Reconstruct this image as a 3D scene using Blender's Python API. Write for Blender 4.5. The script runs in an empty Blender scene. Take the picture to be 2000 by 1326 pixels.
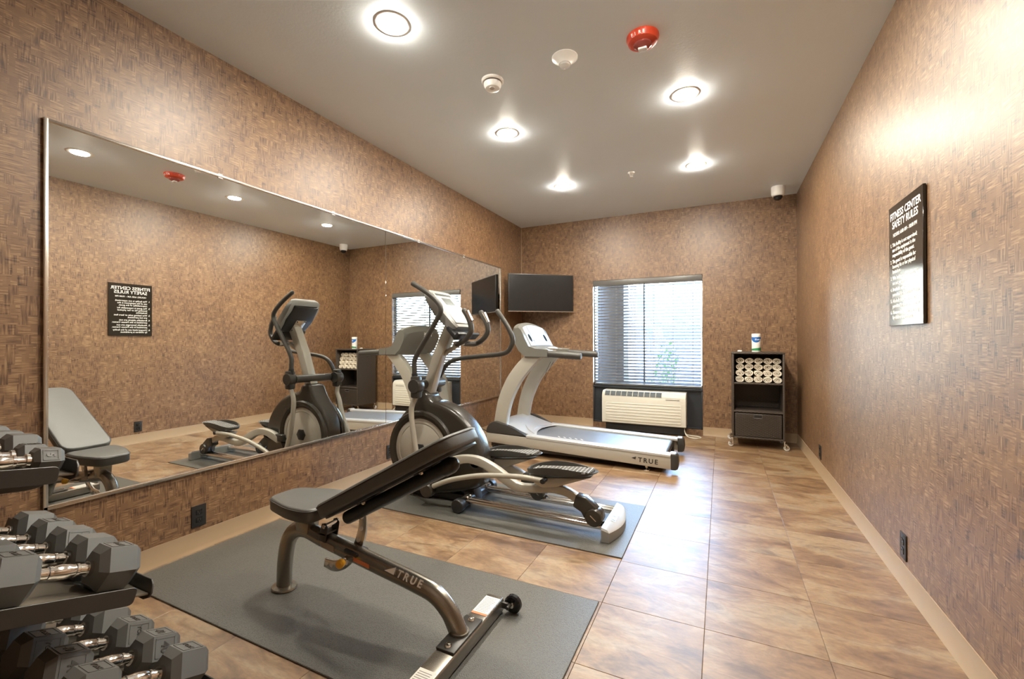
import bpy, bmesh, math, random
from mathutils import Vector, Matrix
random.seed(7)
sc = bpy.context.scene
COL = sc.collection
PI = math.pi
V = Vector

# ------------------------------------------------------------------ camera, world, sun, exposure
cam_d = bpy.data.cameras.new('camera'); cam = bpy.data.objects.new('camera', cam_d); COL.objects.link(cam)
cam_d.sensor_width = 36.0; cam_d.lens = 15.319; cam_d.clip_start = 0.02; cam_d.clip_end = 300
cam.matrix_world = (Matrix.Translation((0, 0, 1.13)) @ Matrix.Rotation(0.4471, 4, 'Z')
                    @ Matrix.Rotation(PI/2 + 0.0032, 4, 'X') @ Matrix.Rotation(-0.0024, 4, 'Z'))
sc.camera = cam
sc.view_settings.view_transform = 'Standard'; sc.view_settings.look = 'None'
sc.view_settings.exposure = 0.0; sc.view_settings.gamma = 1.0; sc.view_settings.use_curve_mapping = False
sc.cycles.max_bounces = 10; sc.cycles.diffuse_bounces = 6; sc.cycles.glossy_bounces = 6
sc.cycles.transparent_max_bounces = 12; sc.cycles.sample_clamp_indirect = 8.0
sc.cycles.use_denoising = True
LAMP = 1060.0          # radiance of the ceiling lamp diffusers
SKY = 11.5
world = bpy.data.worlds.new('world'); sc.world = world; world.use_nodes = True
wn = world.node_tree; bg = wn.nodes['Background']
sky = wn.nodes.new('ShaderNodeTexSky'); sky.sky_type = 'NISHITA'; sky.sun_disc = False
sky.sun_elevation = math.radians(48); sky.sun_rotation = math.radians(200); sky.altitude = 200
sky.air_density = 1.0; sky.dust_density = 2.0
wn.links.new(sky.outputs[0], bg.inputs[0]); bg.inputs[1].default_value = SKY
sun_d = bpy.data.lights.new('sun', 'SUN'); sun = bpy.data.objects.new('sun', sun_d); COL.objects.link(sun)
sun_d.energy = 120.0; sun_d.color = (.90, .95, 1.0); sun_d.angle = .01
sun.rotation_euler = (math.radians(50), 0, math.radians(-18))     # from behind the building towards +y
sun.location = (-2, -6, 14)

# ------------------------------------------------------------------ room numbers
XL, XR, YB, YF, H = -2.567, 0.755, 5.668, -0.35, 2.741

# ------------------------------------------------------------------ node materials
def newmat(name):
    m = bpy.data.materials.new(name); m.use_nodes = True
    nt = m.node_tree; return m, nt, nt.nodes['Principled BSDF']
def nd(nt, t, **kw):
    n = nt.nodes.new(t)
    for k, v in kw.items(): setattr(n, k, v)
    return n
def math_n(nt, op, a, b=None, c=None):
    n = nd(nt, 'ShaderNodeMath', operation=op)
    for i, x in enumerate((a, b, c)):
        if x is None: continue
        if hasattr(x, 'is_linked'): nt.links.new(x, n.inputs[i])
        else: n.inputs[i].default_value = x
    return n.outputs[0]
def mixc(nt, f, a, b, blend='MIX'):
    n = nd(nt, 'ShaderNodeMix', data_type='RGBA', blend_type=blend)
    for sock, x in ((n.inputs[0], f), (n.inputs[6], a), (n.inputs[7], b)):
        if hasattr(x, 'is_linked'): nt.links.new(x, sock)
        elif isinstance(x, (int, float)): sock.default_value = x
        else: sock.default_value = (*x, 1)
    return n.outputs[2]
def ramp(nt, f, stops):
    n = nd(nt, 'ShaderNodeValToRGB'); e = n.color_ramp.elements
    while len(e) < len(stops): e.new(.5)
    for el, (p, c) in zip(e, stops): el.position = p; el.color = (*c, 1)
    nt.links.new(f, n.inputs[0]); return n.outputs[0]
def mat(name, col, rough=.5, metal=0., spec=.5, nscale=0, namp=.15, bump=0, bscale=200, coat=0, coatr=.1):
    """plain surface with a little procedural tone variation and fine relief"""
    m, nt, p = newmat(name)
    p.inputs['Roughness'].default_value = rough; p.inputs['Metallic'].default_value = metal
    p.inputs['Specular IOR Level'].default_value = spec
    p.inputs['Coat Weight'].default_value = coat; p.inputs['Coat Roughness'].default_value = coatr
    tc = nd(nt, 'ShaderNodeTexCoord')
    no = nd(nt, 'ShaderNodeTexNoise'); no.inputs['Scale'].default_value = nscale or 14
    no.inputs['Detail'].default_value = 4; nt.links.new(tc.outputs['Object'], no.inputs['Vector'])
    a = tuple(c*(1-namp) for c in col); b = tuple(min(1, c*(1+namp)) for c in col)
    nt.links.new(mixc(nt, no.outputs[0], a, b), p.inputs['Base Color'])
    if bump:
        n2 = nd(nt, 'ShaderNodeTexNoise'); n2.inputs['Scale'].default_value = bscale; n2.inputs['Detail'].default_value = 2
        nt.links.new(tc.outputs['Object'], n2.inputs['Vector'])
        bp = nd(nt, 'ShaderNodeBump'); bp.inputs['Strength'].default_value = bump; bp.inputs['Distance'].default_value = .002
        nt.links.new(n2.outputs[0], bp.inputs['Height']); nt.links.new(bp.outputs[0], p.inputs['Normal'])
    return m
def emit(name, col, strength):
    m, nt, p = newmat(name); p.inputs['Base Color'].default_value = (*col, 1)
    p.inputs['Emission Color'].default_value = (*col, 1); p.inputs['Emission Strength'].default_value = strength
    return m

def wallpaper(name, axis):
    """woven bamboo-mosaic wallcovering: small patches of upright or level reed strips"""
    m, nt, p = newmat(name)
    tc = nd(nt, 'ShaderNodeTexCoord'); sx = nd(nt, 'ShaderNodeSeparateXYZ'); nt.links.new(tc.outputs['Object'], sx.inputs[0])
    u0 = sx.outputs[axis]; z0 = sx.outputs[2]
    def comb(a, b, c=0.):
        n = nd(nt, 'ShaderNodeCombineXYZ')
        for i, x in enumerate((a, b, c)):
            if hasattr(x, 'is_linked'): nt.links.new(x, n.inputs[i])
            else: n.inputs[i].default_value = x
        return n.outputs[0]
    def noise(vec, s, det=2):
        n = nd(nt, 'ShaderNodeTexNoise'); n.inputs['Scale'].default_value = s; n.inputs['Detail'].default_value = det
        nt.links.new(vec, n.inputs['Vector']); return n.outputs[0]
    def layer(cw, ch, seed):
        row = math_n(nt, 'FLOOR', math_n(nt, 'DIVIDE', z0, ch))
        jit = nd(nt, 'ShaderNodeTexWhiteNoise', noise_dimensions='2D'); nt.links.new(comb(row, seed), jit.inputs[0])
        u = math_n(nt, 'ADD', u0, math_n(nt, 'MULTIPLY', jit.outputs[0], cw))
        colu = math_n(nt, 'FLOOR', math_n(nt, 'DIVIDE', u, cw))
        w = nd(nt, 'ShaderNodeTexWhiteNoise', noise_dimensions='3D'); nt.links.new(comb(colu, row, seed), w.inputs[0])
        return w
    A = layer(.029, .040, 1.3); B = layer(.021, .030, 5.1)
    vert = noise(comb(math_n(nt, 'MULTIPLY', u0, 190), math_n(nt, 'MULTIPLY', z0, 14)), 1.0, 2)
    hori = noise(comb(math_n(nt, 'MULTIPLY', u0, 16), math_n(nt, 'MULTIPLY', z0, 175)), 1.0, 2)
    pick = math_n(nt, 'GREATER_THAN', A.outputs[0], .45)
    streak = mixc(nt, pick, vert, hori)
    dash = math_n(nt, 'MULTIPLY', math_n(nt, 'GREATER_THAN', B.outputs[0], .66), math_n(nt, 'MAXIMUM', math_n(nt, 'SUBTRACT', hori, .42), 0.0))
    big = noise(comb(u0, z0), 2.2, 3)
    tone = math_n(nt, 'ADD', math_n(nt, 'MULTIPLY', A.outputs[0], .12), math_n(nt, 'MULTIPLY', B.outputs[0], .11))
    tone = math_n(nt, 'ADD', tone, math_n(nt, 'MULTIPLY', streak, .95))
    tone = math_n(nt, 'ADD', tone, math_n(nt, 'MULTIPLY', big, .22))
    tone = math_n(nt, 'SUBTRACT', math_n(nt, 'SUBTRACT', tone, .18), math_n(nt, 'MULTIPLY', dash, 1.0))
    c = ramp(nt, tone, [(.18, (.026, .011, .005)), (.38, (.120, .058, .026)), (.57, (.225, .124, .058)), (.85, (.43, .285, .15))])
    nt.links.new(c, p.inputs['Base Color'])
    p.inputs['Roughness'].default_value = .44; p.inputs['Specular IOR Level'].default_value = .55
    p.inputs['Coat Weight'].default_value = .4; p.inputs['Coat Roughness'].default_value = .5; p.inputs['Coat IOR'].default_value = 1.6
    bp = nd(nt, 'ShaderNodeBump'); bp.inputs['Strength'].default_value = .35; bp.inputs['Distance'].default_value = .0012
    nt.links.new(streak, bp.inputs['Height']); nt.links.new(bp.outputs[0], p.inputs['Normal'])
    return m

def stone_tile():
    m, nt, p = newmat('slate_look_vinyl')
    tc = nd(nt, 'ShaderNodeTexCoord'); oi = nd(nt, 'ShaderNodeObjectInfo')
    mp = nd(nt, 'ShaderNodeMapping'); nt.links.new(tc.outputs['Object'], mp.inputs[0])
    off = nd(nt, 'ShaderNodeVectorMath', operation='SCALE'); off.inputs[0].default_value = (31, 17, 0)
    nt.links.new(oi.outputs['Random'], off.inputs['Scale']); nt.links.new(off.outputs[0], mp.inputs['Location'])
    mp.inputs['Rotation'].default_value = (0, 0, .5); mp.inputs['Scale'].default_value = (1.0, 2.3, 1)
    def noise(s, det, dist, vec=mp.outputs[0]):
        n = nd(nt, 'ShaderNodeTexNoise'); n.inputs['Scale'].default_value = s; n.inputs['Detail'].default_value = det
        n.inputs['Distortion'].default_value = dist; n.inputs['Roughness'].default_value = .6
        nt.links.new(vec, n.inputs['Vector']); return n.outputs[0]
    n1 = noise(1.9, 9, 1.2); n2 = noise(4.6, 10, 1.8); n3 = noise(30, 5, .4)
    c1 = ramp(nt, n1, [(.28, (.16, .085, .042)), (.40, (.27, .15, .070)), (.50, (.38, .225, .105)), (.58, (.44, .30, .165)), (.68, (.40, .30, .19)), (.80, (.26, .19, .125))])
    vein = ramp(nt, n2, [(.30, (.30, .20, .14)), (.40, (.72, .62, .52)), (.48, (1.0, .95, .9)), (.55, (1.22, 1.18, 1.1)), (.62, (1.0, .95, .9)), (.74, (.62, .50, .40))])
    c = mixc(nt, .70, c1, vein, 'MULTIPLY')
    c = mixc(nt, .30, c, ramp(nt, n3, [(.3, (.45, .42, .40)), (.7, (1.5, 1.45, 1.35))]), 'MULTIPLY')
    c = mixc(nt, 1.0, c, (.56, .575, .61), 'MULTIPLY')
    nt.links.new(c, p.inputs['Base Color'])
    r = math_n(nt, 'ADD', math_n(nt, 'MULTIPLY', n2, .20), .34); nt.links.new(r, p.inputs['Roughness'])
    p.inputs['Specular IOR Level'].default_value = 1.0
    bp = nd(nt, 'ShaderNodeBump'); bp.inputs['Strength'].default_value = .22; bp.inputs['Distance'].default_value = .0035
    nt.links.new(math_n(nt, 'ADD', n2, math_n(nt, 'MULTIPLY', n3, .4)), bp.inputs['Height']); nt.links.new(bp.outputs[0], p.inputs['Normal'])
    return m
def rubber_mat():
    m, nt, p = newmat('pebbled_rubber')
    tc = nd(nt, 'ShaderNodeTexCoord'); vo = nd(nt, 'ShaderNodeTexVoronoi'); vo.inputs['Scale'].default_value = 260
    nt.links.new(tc.outputs['Object'], vo.inputs['Vector'])
    nt.links.new(ramp(nt, vo.outputs[0], [(.1, (.12, .116, .10)), (.7, (.07, .068, .06))]), p.inputs['Base Color'])
    p.inputs['Roughness'].default_value = .42; p.inputs['Specular IOR Level'].default_value = .55
    bp = nd(nt, 'ShaderNodeBump'); bp.inputs['Strength'].default_value = .5; bp.inputs['Distance'].default_value = .002; bp.invert = True
    nt.links.new(vo.outputs[0], bp.inputs['Height']); nt.links.new(bp.outputs[0], p.inputs['Normal'])
    return m
def wicker_mat():
    m, nt, p = newmat('dark_wicker')
    tc = nd(nt, 'ShaderNodeTexCoord'); mp = nd(nt, 'ShaderNodeMapping'); nt.links.new(tc.outputs['Object'], mp.inputs[0])
    mp.inputs['Scale'].default_value = (55, 55, 110)
    ch = nd(nt, 'ShaderNodeTexChecker'); ch.inputs['Scale'].default_value = 1; nt.links.new(mp.outputs[0], ch.inputs[0])
    nt.links.new(mixc(nt, ch.outputs[1], (.036, .027, .021), (.085, .066, .052)), p.inputs['Base Color'])
    p.inputs['Roughness'].default_value = .45
    bp = nd(nt, 'ShaderNodeBump'); bp.inputs['Strength'].default_value = .5; bp.inputs['Distance'].default_value = .003
    nt.links.new(ch.outputs[1], bp.inputs['Height']); nt.links.new(bp.outputs[0], p.inputs['Normal'])
    return m
def pane_mat():
    m, nt, p = newmat('window_glass'); nt.nodes.remove(p); out = nt.nodes['Material Output']
    tr = nd(nt, 'ShaderNodeBsdfTransparent'); gl = nd(nt, 'ShaderNodeBsdfGlossy'); gl.inputs['Roughness'].default_value = 0
    tr.inputs[0].default_value = (.93, .96, .95, 1)
    lw = nd(nt, 'ShaderNodeFresnel'); lw.inputs[0].default_value = 1.45
    mx = nd(nt, 'ShaderNodeMixShader'); nt.links.new(lw.outputs[0], mx.inputs[0]); nt.links.new(tr.outputs[0], mx.inputs[1]); nt.links.new(gl.outputs[0], mx.inputs[2])
    nt.links.new(mx.outputs[0], out.inputs[0]); return m

M = dict(
    paper_x=wallpaper('woven_wallcovering_back', 0), paper_y=wallpaper('woven_wallcovering_side', 1),
    tile=stone_tile(), rubber=rubber_mat(), wicker=wicker_mat(), glass=pane_mat(),
    ceiling=mat('grey_ceiling_paint', (.77, .845, .91), .40, spec=.5, nscale=3, namp=.02, bump=.25, bscale=75),
    grout=mat('floor_joint', (.13, .095, .065), .8),
    base=mat('tan_vinyl_base', (.37, .265, .165), .38, namp=.04),
    mirror=mat('mirror_silver', (.87, .885, .87), .0, 1, namp=.0),
    chrome=mat('chrome', (.82, .81, .79), .10, 1, namp=.03),
    steel=mat('brushed_metal_channel', (.75, .74, .71), .22, 1, namp=.05),
    black=mat('black_plastic', (.016, .016, .017), .38), blackg=mat('gloss_black', (.01, .01, .011), .16),
    vinyl=mat('black_upholstery', (.055, .053, .047), .46, spec=.9, bump=.12, bscale=260),
    gunmetal=mat('gunmetal_powder_coat', (.30, .275, .235), .27, .85, namp=.05),
    darkmetal=mat('dark_powder_coat', (.05, .047, .043), .35, .3),
    cream=mat('champagne_painted_metal', (.45, .425, .365), .30, .25, namp=.03),
    silver=mat('silver_painted_plastic', (.55, .56, .56), .30, .35, namp=.03),
    shroud=mat('charcoal_shroud', (.034, .030, .024), .27, .0, spec=.6, namp=.1), grip=mat('rubber_grip', (.045, .042, .036), .45),
    belt=mat('treadmill_belt', (.13, .135, .14), .42, spec=.8, bump=.15, bscale=400),
    rubberhex=mat('dumbbell_rubber', (.085, .083, .078), .46, spec=.5, namp=.1),
    tray=mat('tray_metal', (.22, .19, .15), .30, .6),
    white=mat('white_plastic', (.84, .83, .80), .35, namp=.03), offwhite=mat('almond_plastic', (.68, .655, .57), .40, namp=.03),
    towel=mat('white_terry', (.80, .73, .60), .9, bump=.8, bscale=420, namp=.06),
    red=mat('red_plastic', (.55, .055, .02), .35), clear=mat('clear_lens', (.75, .75, .74), .08, .3),
    bluelabel=mat('blue_print', (.02, .14, .45), .35), greenlabel=mat('green_print', (.03, .25, .09), .35),
    yellow=mat('yellow_knob', (.72, .37, .02), .35), orange=mat('orange_sticker', (.65, .2, .08), .5),
    sticker=mat('paper_sticker', (.72, .70, .64), .5), inkgrey=mat('printed_ink_grey', (.22, .21, .20), .6),
    ink=mat('printed_ink', (.02, .02, .02), .5), letter=mat('white_lettering', (.93, .92, .89), .4, namp=.02),
    sign=mat('dark_acrylic', (.022, .018, .014), .13), screen=mat('screen_glass', (.012, .012, .013), .22, spec=.4),
    lcd=mat('lcd_blue', (.42, .55, .72), .25), lcddark=mat('lcd_dark', (.05, .06, .06), .2),
    slat=mat('blind_slat', (.11, .105, .098), .35, namp=.05), navy=mat('dark_panel', (.022, .026, .032), .42),
    grille=mat('grille_dark', (.10, .12, .13), .5),
    lcdmatt=mat('lcd_matt_blue', (.30, .44, .66), .6, spec=.2), recess=mat('matt_black_recess', (.008, .008, .008), .9, spec=.1), console_edge=mat('console_edge_grey', (.30, .30, .285), .35, .2, namp=.04), gripgrey=mat('grey_tread', (.30, .30, .29), .4), hole_fill=mat('bright_hole_fill', (.9, .9, .88), .15, .6),
    lamp=emit('lamp_diffuser', (1, .93, .795), LAMP),
    concrete=mat('outdoor_paving', (.46, .44, .40), .9, nscale=2), stucco=mat('beige_stucco', (.62, .57, .47), .9, nscale=3),
    brown=mat('brown_stone', (.045, .032, .025), .8, nscale=8, namp=.3), carpaint=mat('dark_car_paint', (.03, .05, .055), .2),
    leaf=mat('leaf_green', (.10, .22, .04), .6, nscale=30, namp=.4), bark=mat('bark', (.08, .05, .03), .9), soil=mat('planting_soil', (.10, .085, .07), .95, nscale=6, namp=.3),
)

# ------------------------------------------------------------------ mesh helpers
class MB:
    def __init__(s): s.bm = bmesh.new()
    def box(s, x0, x1, y0, y1, z0, z1, bev=0, seg=2, rot=None, piv=None):
        r = bmesh.ops.create_cube(s.bm, size=1); vs = r['verts']
        bmesh.ops.scale(s.bm, vec=(x1-x0, y1-y0, z1-z0), verts=vs)
        c = V(((x0+x1)/2, (y0+y1)/2, (z0+z1)/2))
        bmesh.ops.translate(s.bm, vec=c, verts=vs)
        if rot is not None: bmesh.ops.rotate(s.bm, cent=piv or c, matrix=rot, verts=vs)
        if bev:
            es = list({e for v in vs for e in v.link_edges})
            bmesh.ops.bevel(s.bm, geom=es, offset=bev, segments=seg, affect='EDGES', profile=.5)
        return s
    def ring_loft(s, rings, cap=True, close=False):
        vr = [[s.bm.verts.new(p) for p in r] for r in rings]
        n = len(vr[0]); k = len(vr)
        for i in range(k if close else k-1):
            a, b = vr[i], vr[(i+1) % k]
            for j in range(n):
                try: s.bm.faces.new((a[j], a[(j+1) % n], b[(j+1) % n], b[j]))
                except ValueError: pass
        if cap and not close:
            for r in (vr[0], vr[-1]):
                try: s.bm.faces.new(r)
                except ValueError: pass
        return s
    def tube(s, pts, r, seg=10, ry=None, closed=False, cap=True):
        """r radius (or list); ry gives an oval with r in the bend plane and ry across"""
        P = [V(p) for p in pts]; n = len(P); rings = []
        R = r if isinstance(r, (list, tuple)) else [r]*n
        up = None
        for i in range(n):
            if closed: t = P[(i+1) % n]-P[i-1]
            else: t = P[min(i+1, n-1)]-P[max(i-1, 0)]
            t.normalize()
            if up is None:
                up = V((0, 1, 0)) if abs(t.y) < .9 else V((0, 0, 1))
            b = (up-t*up.dot(t)).normalized(); up = b
            a = t.cross(b)
            k = (ry/r) if (ry and not isinstance(r, (list, tuple))) else 1
            rings.append([P[i]+a*(R[i]*math.cos(q*2*PI/seg))+b*(R[i]*k*math.sin(q*2*PI/seg)) for q in range(seg)])
        return s.ring_loft(rings, cap=cap, close=closed)
    def cyl(s, p0, p1, r, seg=16, r1=None):
        return s.tube([p0, p1], [r, r if r1 is None else r1], seg)
    def lathe(s, prof, c, axis='z', seg=24, a0=0, sq=1):
        """prof: list of (radius, offset along axis)"""
        rings = []
        for rr, zz in prof:
            ring = []
            for q in range(seg):
                a = a0+q*2*PI/seg; x, y = max(rr, 1e-4)*math.cos(a), max(rr, 1e-4)*math.sin(a)*sq
                ring.append({'z': V((x, y, zz)), 'y': V((x, zz, y)), 'x': V((zz, x, y))}[axis]+V(c))
            rings.append(ring)
        return s.ring_loft(rings)
    def prism(s, poly, axis, a, b, bev=0, seg=2):
        """poly in the two other axes (order x,y,z without axis)"""
        def mk(p, t):
            return {'y': V((p[0], t, p[1])), 'x': V((t, p[0], p[1])), 'z': V((p[0], p[1], t))}[axis]
        n0 = set(s.bm.edges)
        s.ring_loft([[mk(p, a) for p in poly], [mk(p, b) for p in poly]])
        if bev:
            s.bm.normal_update(); bmesh.ops.recalc_face_normals(s.bm, faces=s.bm.faces)
            es = [e for e in s.bm.edges if e not in n0 and len(e.link_faces) == 2 and e.calc_face_angle(0) > .6]
            bmesh.ops.bevel(s.bm, geom=es, offset=bev, segments=seg, affect='EDGES', profile=.5)
        return s
    def strip(s, top, bot, y0, y1, bev=0):
        """slab in the xz plane between two polylines, thick in y"""
        n0 = set(s.bm.edges)
        rings = [[V((t[0], y0, t[1])), V((t[0], y1, t[1])), V((b[0], y1, b[1])), V((b[0], y0, b[1]))] for t, b in zip(top, bot)]
        s.ring_loft(rings)
        if bev:
            s.bm.normal_update(); bmesh.ops.recalc_face_normals(s.bm, faces=s.bm.faces)
            es = [e for e in s.bm.edges if e not in n0 and len(e.link_faces) == 2 and e.calc_face_angle(0) > .8]
            bmesh.ops.bevel(s.bm, geom=es, offset=bev, segments=2, affect='EDGES', profile=.5)
        return s
    def sphere(s, c, r, sx=1, sy=1, sz=1, u=14, v=9):
        x = bmesh.ops.create_uvsphere(s.bm, u_segments=u, v_segments=v, radius=r)
        bmesh.ops.scale(s.bm, vec=(sx, sy, sz), verts=x['verts']); bmesh.ops.translate(s.bm, vec=c, verts=x['verts'])
        return s
    def quad(s, *p): s.bm.faces.new([s.bm.verts.new(q) for q in p]); return s
    def xform(s, m): bmesh.ops.transform(s.bm, matrix=m, verts=s.bm.verts); return s

def cat(pts, n=5):
    """Catmull-Rom smoothing of a polyline (2d or 3d)"""
    P = [V(p) if len(p) == 3 else V((p[0], p[1], 0)) for p in pts]; out = []
    d = len(pts[0])
    for i in range(len(P)-1):
        a, b, c, e = P[max(i-1, 0)], P[i], P[i+1], P[min(i+2, len(P)-1)]
        for k in range(n):
            t = k/n
            out.append(.5*((2*b)+(c-a)*t+(2*a-5*b+4*c-e)*t*t+(3*b-a-3*c+e)*t**3))
    out.append(P[-1])
    return [tuple(q)[:d] for q in out]
def xz(pts, y): return [(p[0], y, p[1]) for p in pts]

ROOT = {}
def tag(o, label=None, category=None, group=None, kind=None):
    if label: o['label'] = label
    if category: o['category'] = category
    if group: o['group'] = group
    if kind: o['kind'] = kind
    return o
def thing(name, loc, label, category, group=None, rot=None):
    o = bpy.data.objects.new(name, None); COL.objects.link(o); o.empty_display_size = .1
    m = Matrix.Translation(loc)
    if rot is not None: m = m @ rot
    o.matrix_world = m; ROOT[o.name] = m
    return tag(o, label, category, group)
def obj(name, mb, m, parent=None, label=None, kind=None, angle=38, local=False, loc=None):
    """link a mesh builder as one object; world coordinates unless local"""
    bm = mb.bm
    bmesh.ops.remove_doubles(bm, verts=bm.verts, dist=1e-5)
    bmesh.ops.recalc_face_normals(bm, faces=bm.faces)
    root = ROOT.get(parent.name) if parent else None
    if root is not None and not local: bm.transform(root.inverted())
    if loc is not None: bm.transform(Matrix.Translation(-V(loc)))
    me = bpy.data.meshes.new(name); bm.to_mesh(me); bm.free()
    me.materials.append(M[m] if isinstance(m, str) else m)
    for p in me.polygons: p.use_smooth = True
    me.set_sharp_from_angle(angle=math.radians(angle))
    o = bpy.data.objects.new(name, me); COL.objects.link(o)
    if parent:
        o.parent = parent; ROOT[o.name] = root
    if loc is not None: o.location = loc
    return tag(o, label, kind=kind)
def clone(root, matrix, label=None, group=None):
    """copy a thing with its parts and sub-parts, sharing mesh data"""
    r = root.copy(); COL.objects.link(r); r.matrix_world = matrix; ROOT[r.name] = matrix
    if label: r['label'] = label
    if group: r['group'] = group
    def kids(src, dst):
        for c in list(src.children):
            d = c.copy(); COL.objects.link(d); d.parent = dst; ROOT[d.name] = matrix; kids(c, d)
    kids(root, r); return r
def text_mesh(name, body, size, m, parent, origin, right, up, extrude=.0008, align='LEFT', spacing=1.0, bold=0.0, line=1.0, shear=0):
    cu = bpy.data.curves.new(name, 'FONT'); cu.body = body; cu.size = size; cu.extrude = extrude; cu.align_x = align
    cu.space_character = spacing; cu.offset = bold; cu.space_line = line; cu.resolution_u = 3; cu.shear = shear
    t = bpy.data.objects.new('tmp', cu); COL.objects.link(t)
    dg = bpy.context.evaluated_depsgraph_get(); dg.update()
    me = bpy.data.meshes.new_from_object(t.evaluated_get(dg)); bpy.data.objects.remove(t); bpy.data.curves.remove(cu)
    R = V(right).normalized(); U = V(up).normalized(); N = R.cross(U)
    mm = Matrix(((R.x, U.x, N.x, origin[0]), (R.y, U.y, N.y, origin[1]), (R.z, U.z, N.z, origin[2]), (0, 0, 0, 1)))
    root = ROOT.get(parent.name)
    me.transform((root.inverted() if root is not None else Matrix()) @ mm)
    me.name = name; me.materials.clear(); me.materials.append(M[m])
    o = bpy.data.objects.new(name, me); COL.objects.link(o); o.parent = parent; ROOT[o.name] = root
    return o

# ================================================================== ROOM SHELL
def struct(name, mb, m, **k): return obj(name, mb, m, kind='structure', **k)
WT = .14
floor = struct('floor', MB().box(XL-WT, XR+WT, YF-WT, YB+WT, -.12, -.004), 'grout')
ROOT[floor.name] = Matrix()
xs = [XL]+[x for x in [-.062-.405*k for k in range(6, -1, -1)]+[-.062+.405*k for k in (1, 2)] if XL+.02 < x < XR-.02]+[XR]
ys = [YF]+[y for y in [1.868+.392*k for k in range(-5, 10)] if YF+.02 < y < YB-.02]+[YB]
tile_cache = {}
for i in range(len(xs)-1):
    for j in range(len(ys)-1):
        w, d = round(xs[i+1]-xs[i], 4), round(ys[j+1]-ys[j], 4)
        c = ((xs[i]+xs[i+1])/2, (ys[j]+ys[j+1])/2, 0)
        if (w, d) not in tile_cache:
            mb = MB(); g = .0007; a, b = w/2-g, d/2-g; e = .0010
            mb.ring_loft([[V((-a, -b, -.004)), V((a, -b, -.004)), V((a, b, -.004)), V((-a, b, -.004))],
                          [V((-a, -b, -e)), V((a, -b, -e)), V((a, b, -e)), V((-a, b, -e))],
                          [V((-a+e, -b+e, 0)), V((a-e, -b+e, 0)), V((a-e, b-e, 0)), V((-a+e, b-e, 0))]])
            o = obj('floor_tile', mb, 'tile', floor, local=True); tile_cache[(w, d)] = o
        else:
            o = tile_cache[(w, d)].copy(); COL.objects.link(o); o.parent = floor
        o.location = c
struct('roof', MB().box(XL-8, XR+8, YF-4, YB+WT, H+.16, 9.0), 'stucco', label='upper storeys added out of view over the room to shade the ground outside')  # unseen block added to keep the sun off the near ground and column
struct('ceiling', MB().box(XL-WT, XR+WT, YF-WT, YB+WT, H, H+.15), 'ceiling')
struct('wall_left', MB().box(XL-WT, XL, YF-WT, YB+WT, -.12, H), 'paper_y')
struct('wall_right', MB().box(XR, XR+WT, YF-WT, YB+WT, -.12, H), 'paper_y')
struct('wall_front', MB().box(XL, XR, YF-WT, YF, -.12, H), 'paper_x')
WX0, WX1, WZ0, WZ1, PZ = -1.527, -.196, .545, 1.922, .066
back = MB().box(XL, WX0, YB, YB+WT, -.12, H).box(WX1, XR, YB, YB+WT, -.12, H)
back.box(WX0, WX1, YB, YB+WT, WZ1, H).box(WX0, WX1, YB, YB+WT, -.12, PZ)
struct('wall_back', back, 'paper_x')
def baseboard(name, p0, p1, inward):
    """cove base: profile swept along a wall"""
    prof = [(0, .101), (.003, .101), (.004, .02), (.012, .004), (.013, 0), (0, 0)]
    p0, p1, n = V(p0), V(p1), V(inward)
    mb = MB().ring_loft([[q+n*a+V((0, 0, b)) for a, b in prof] for q in (p0, p1)])
    return struct(name, mb, 'base')
baseboard('baseboard_left', (XL, YF, 0), (XL, YB, 0), (1, 0, 0))
baseboard('baseboard_right', (XR, YF, 0), (XR, YB, 0), (-1, 0, 0))
baseboard('baseboard_back', (WX1, YB, 0), (XR, YB, 0), (0, -1, 0))
baseboard('baseboard_back', (XL, YB, 0), (WX0, YB, 0), (0, -1, 0))
baseboard('baseboard_front', (XL, YF, 0), (XR, YF, 0), (0, 1, 0))
# dark infill panel below the window with its frame
struct('trim_1', MB().box(WX0, WX1, YB+.02, YB+.06, PZ, WZ0, 0).box(WX0, WX0+.018, YB-.004, YB+.02, PZ, WZ0, .002)
       .box(WX1-.018, WX1, YB-.004, YB+.02, PZ, WZ0, .002).box(WX0, WX1, YB-.004, YB+.02, PZ, PZ+.018, .002), 'navy',
       label='dark infill panel around the wall air conditioner below the window')
# window
win = struct('window_1', MB().box(WX0, WX0+.012, YB+.075, YB+.12, WZ0, WZ1, .003).box(WX1-.012, WX1, YB+.075, YB+.12, WZ0, WZ1, .003)
             .box(WX0, WX1, YB+.075, YB+.12, WZ1-.035, WZ1, .003).box(WX0, WX1, YB+.075, YB+.12, WZ0, WZ0+.04, .003), 'steel',
             label='aluminium framed sliding window in the back wall')
obj('mullion', MB().box(-.894, -.876, YB+.08, YB+.115, WZ0, WZ1, .003), 'slat', win)
obj('window_sill', MB().box(WX0, WX1, YB-.012, YB+.12, WZ0-.022, WZ0, .004), 'navy', win)
for a, b in ((WX0+.01, -.885), (-.885, WX1-.01)):
    obj('pane', MB().box(a, b, YB+.094, YB+.099, WZ0+.03, WZ1-.03), 'glass', win)
# wallcovering seam trims in the back-left corner
struct('trim_2', MB().box(XL, XL+.006, YB-.006, YB, .1, H), 'base', label='slim corner bead in the back left corner')

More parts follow.
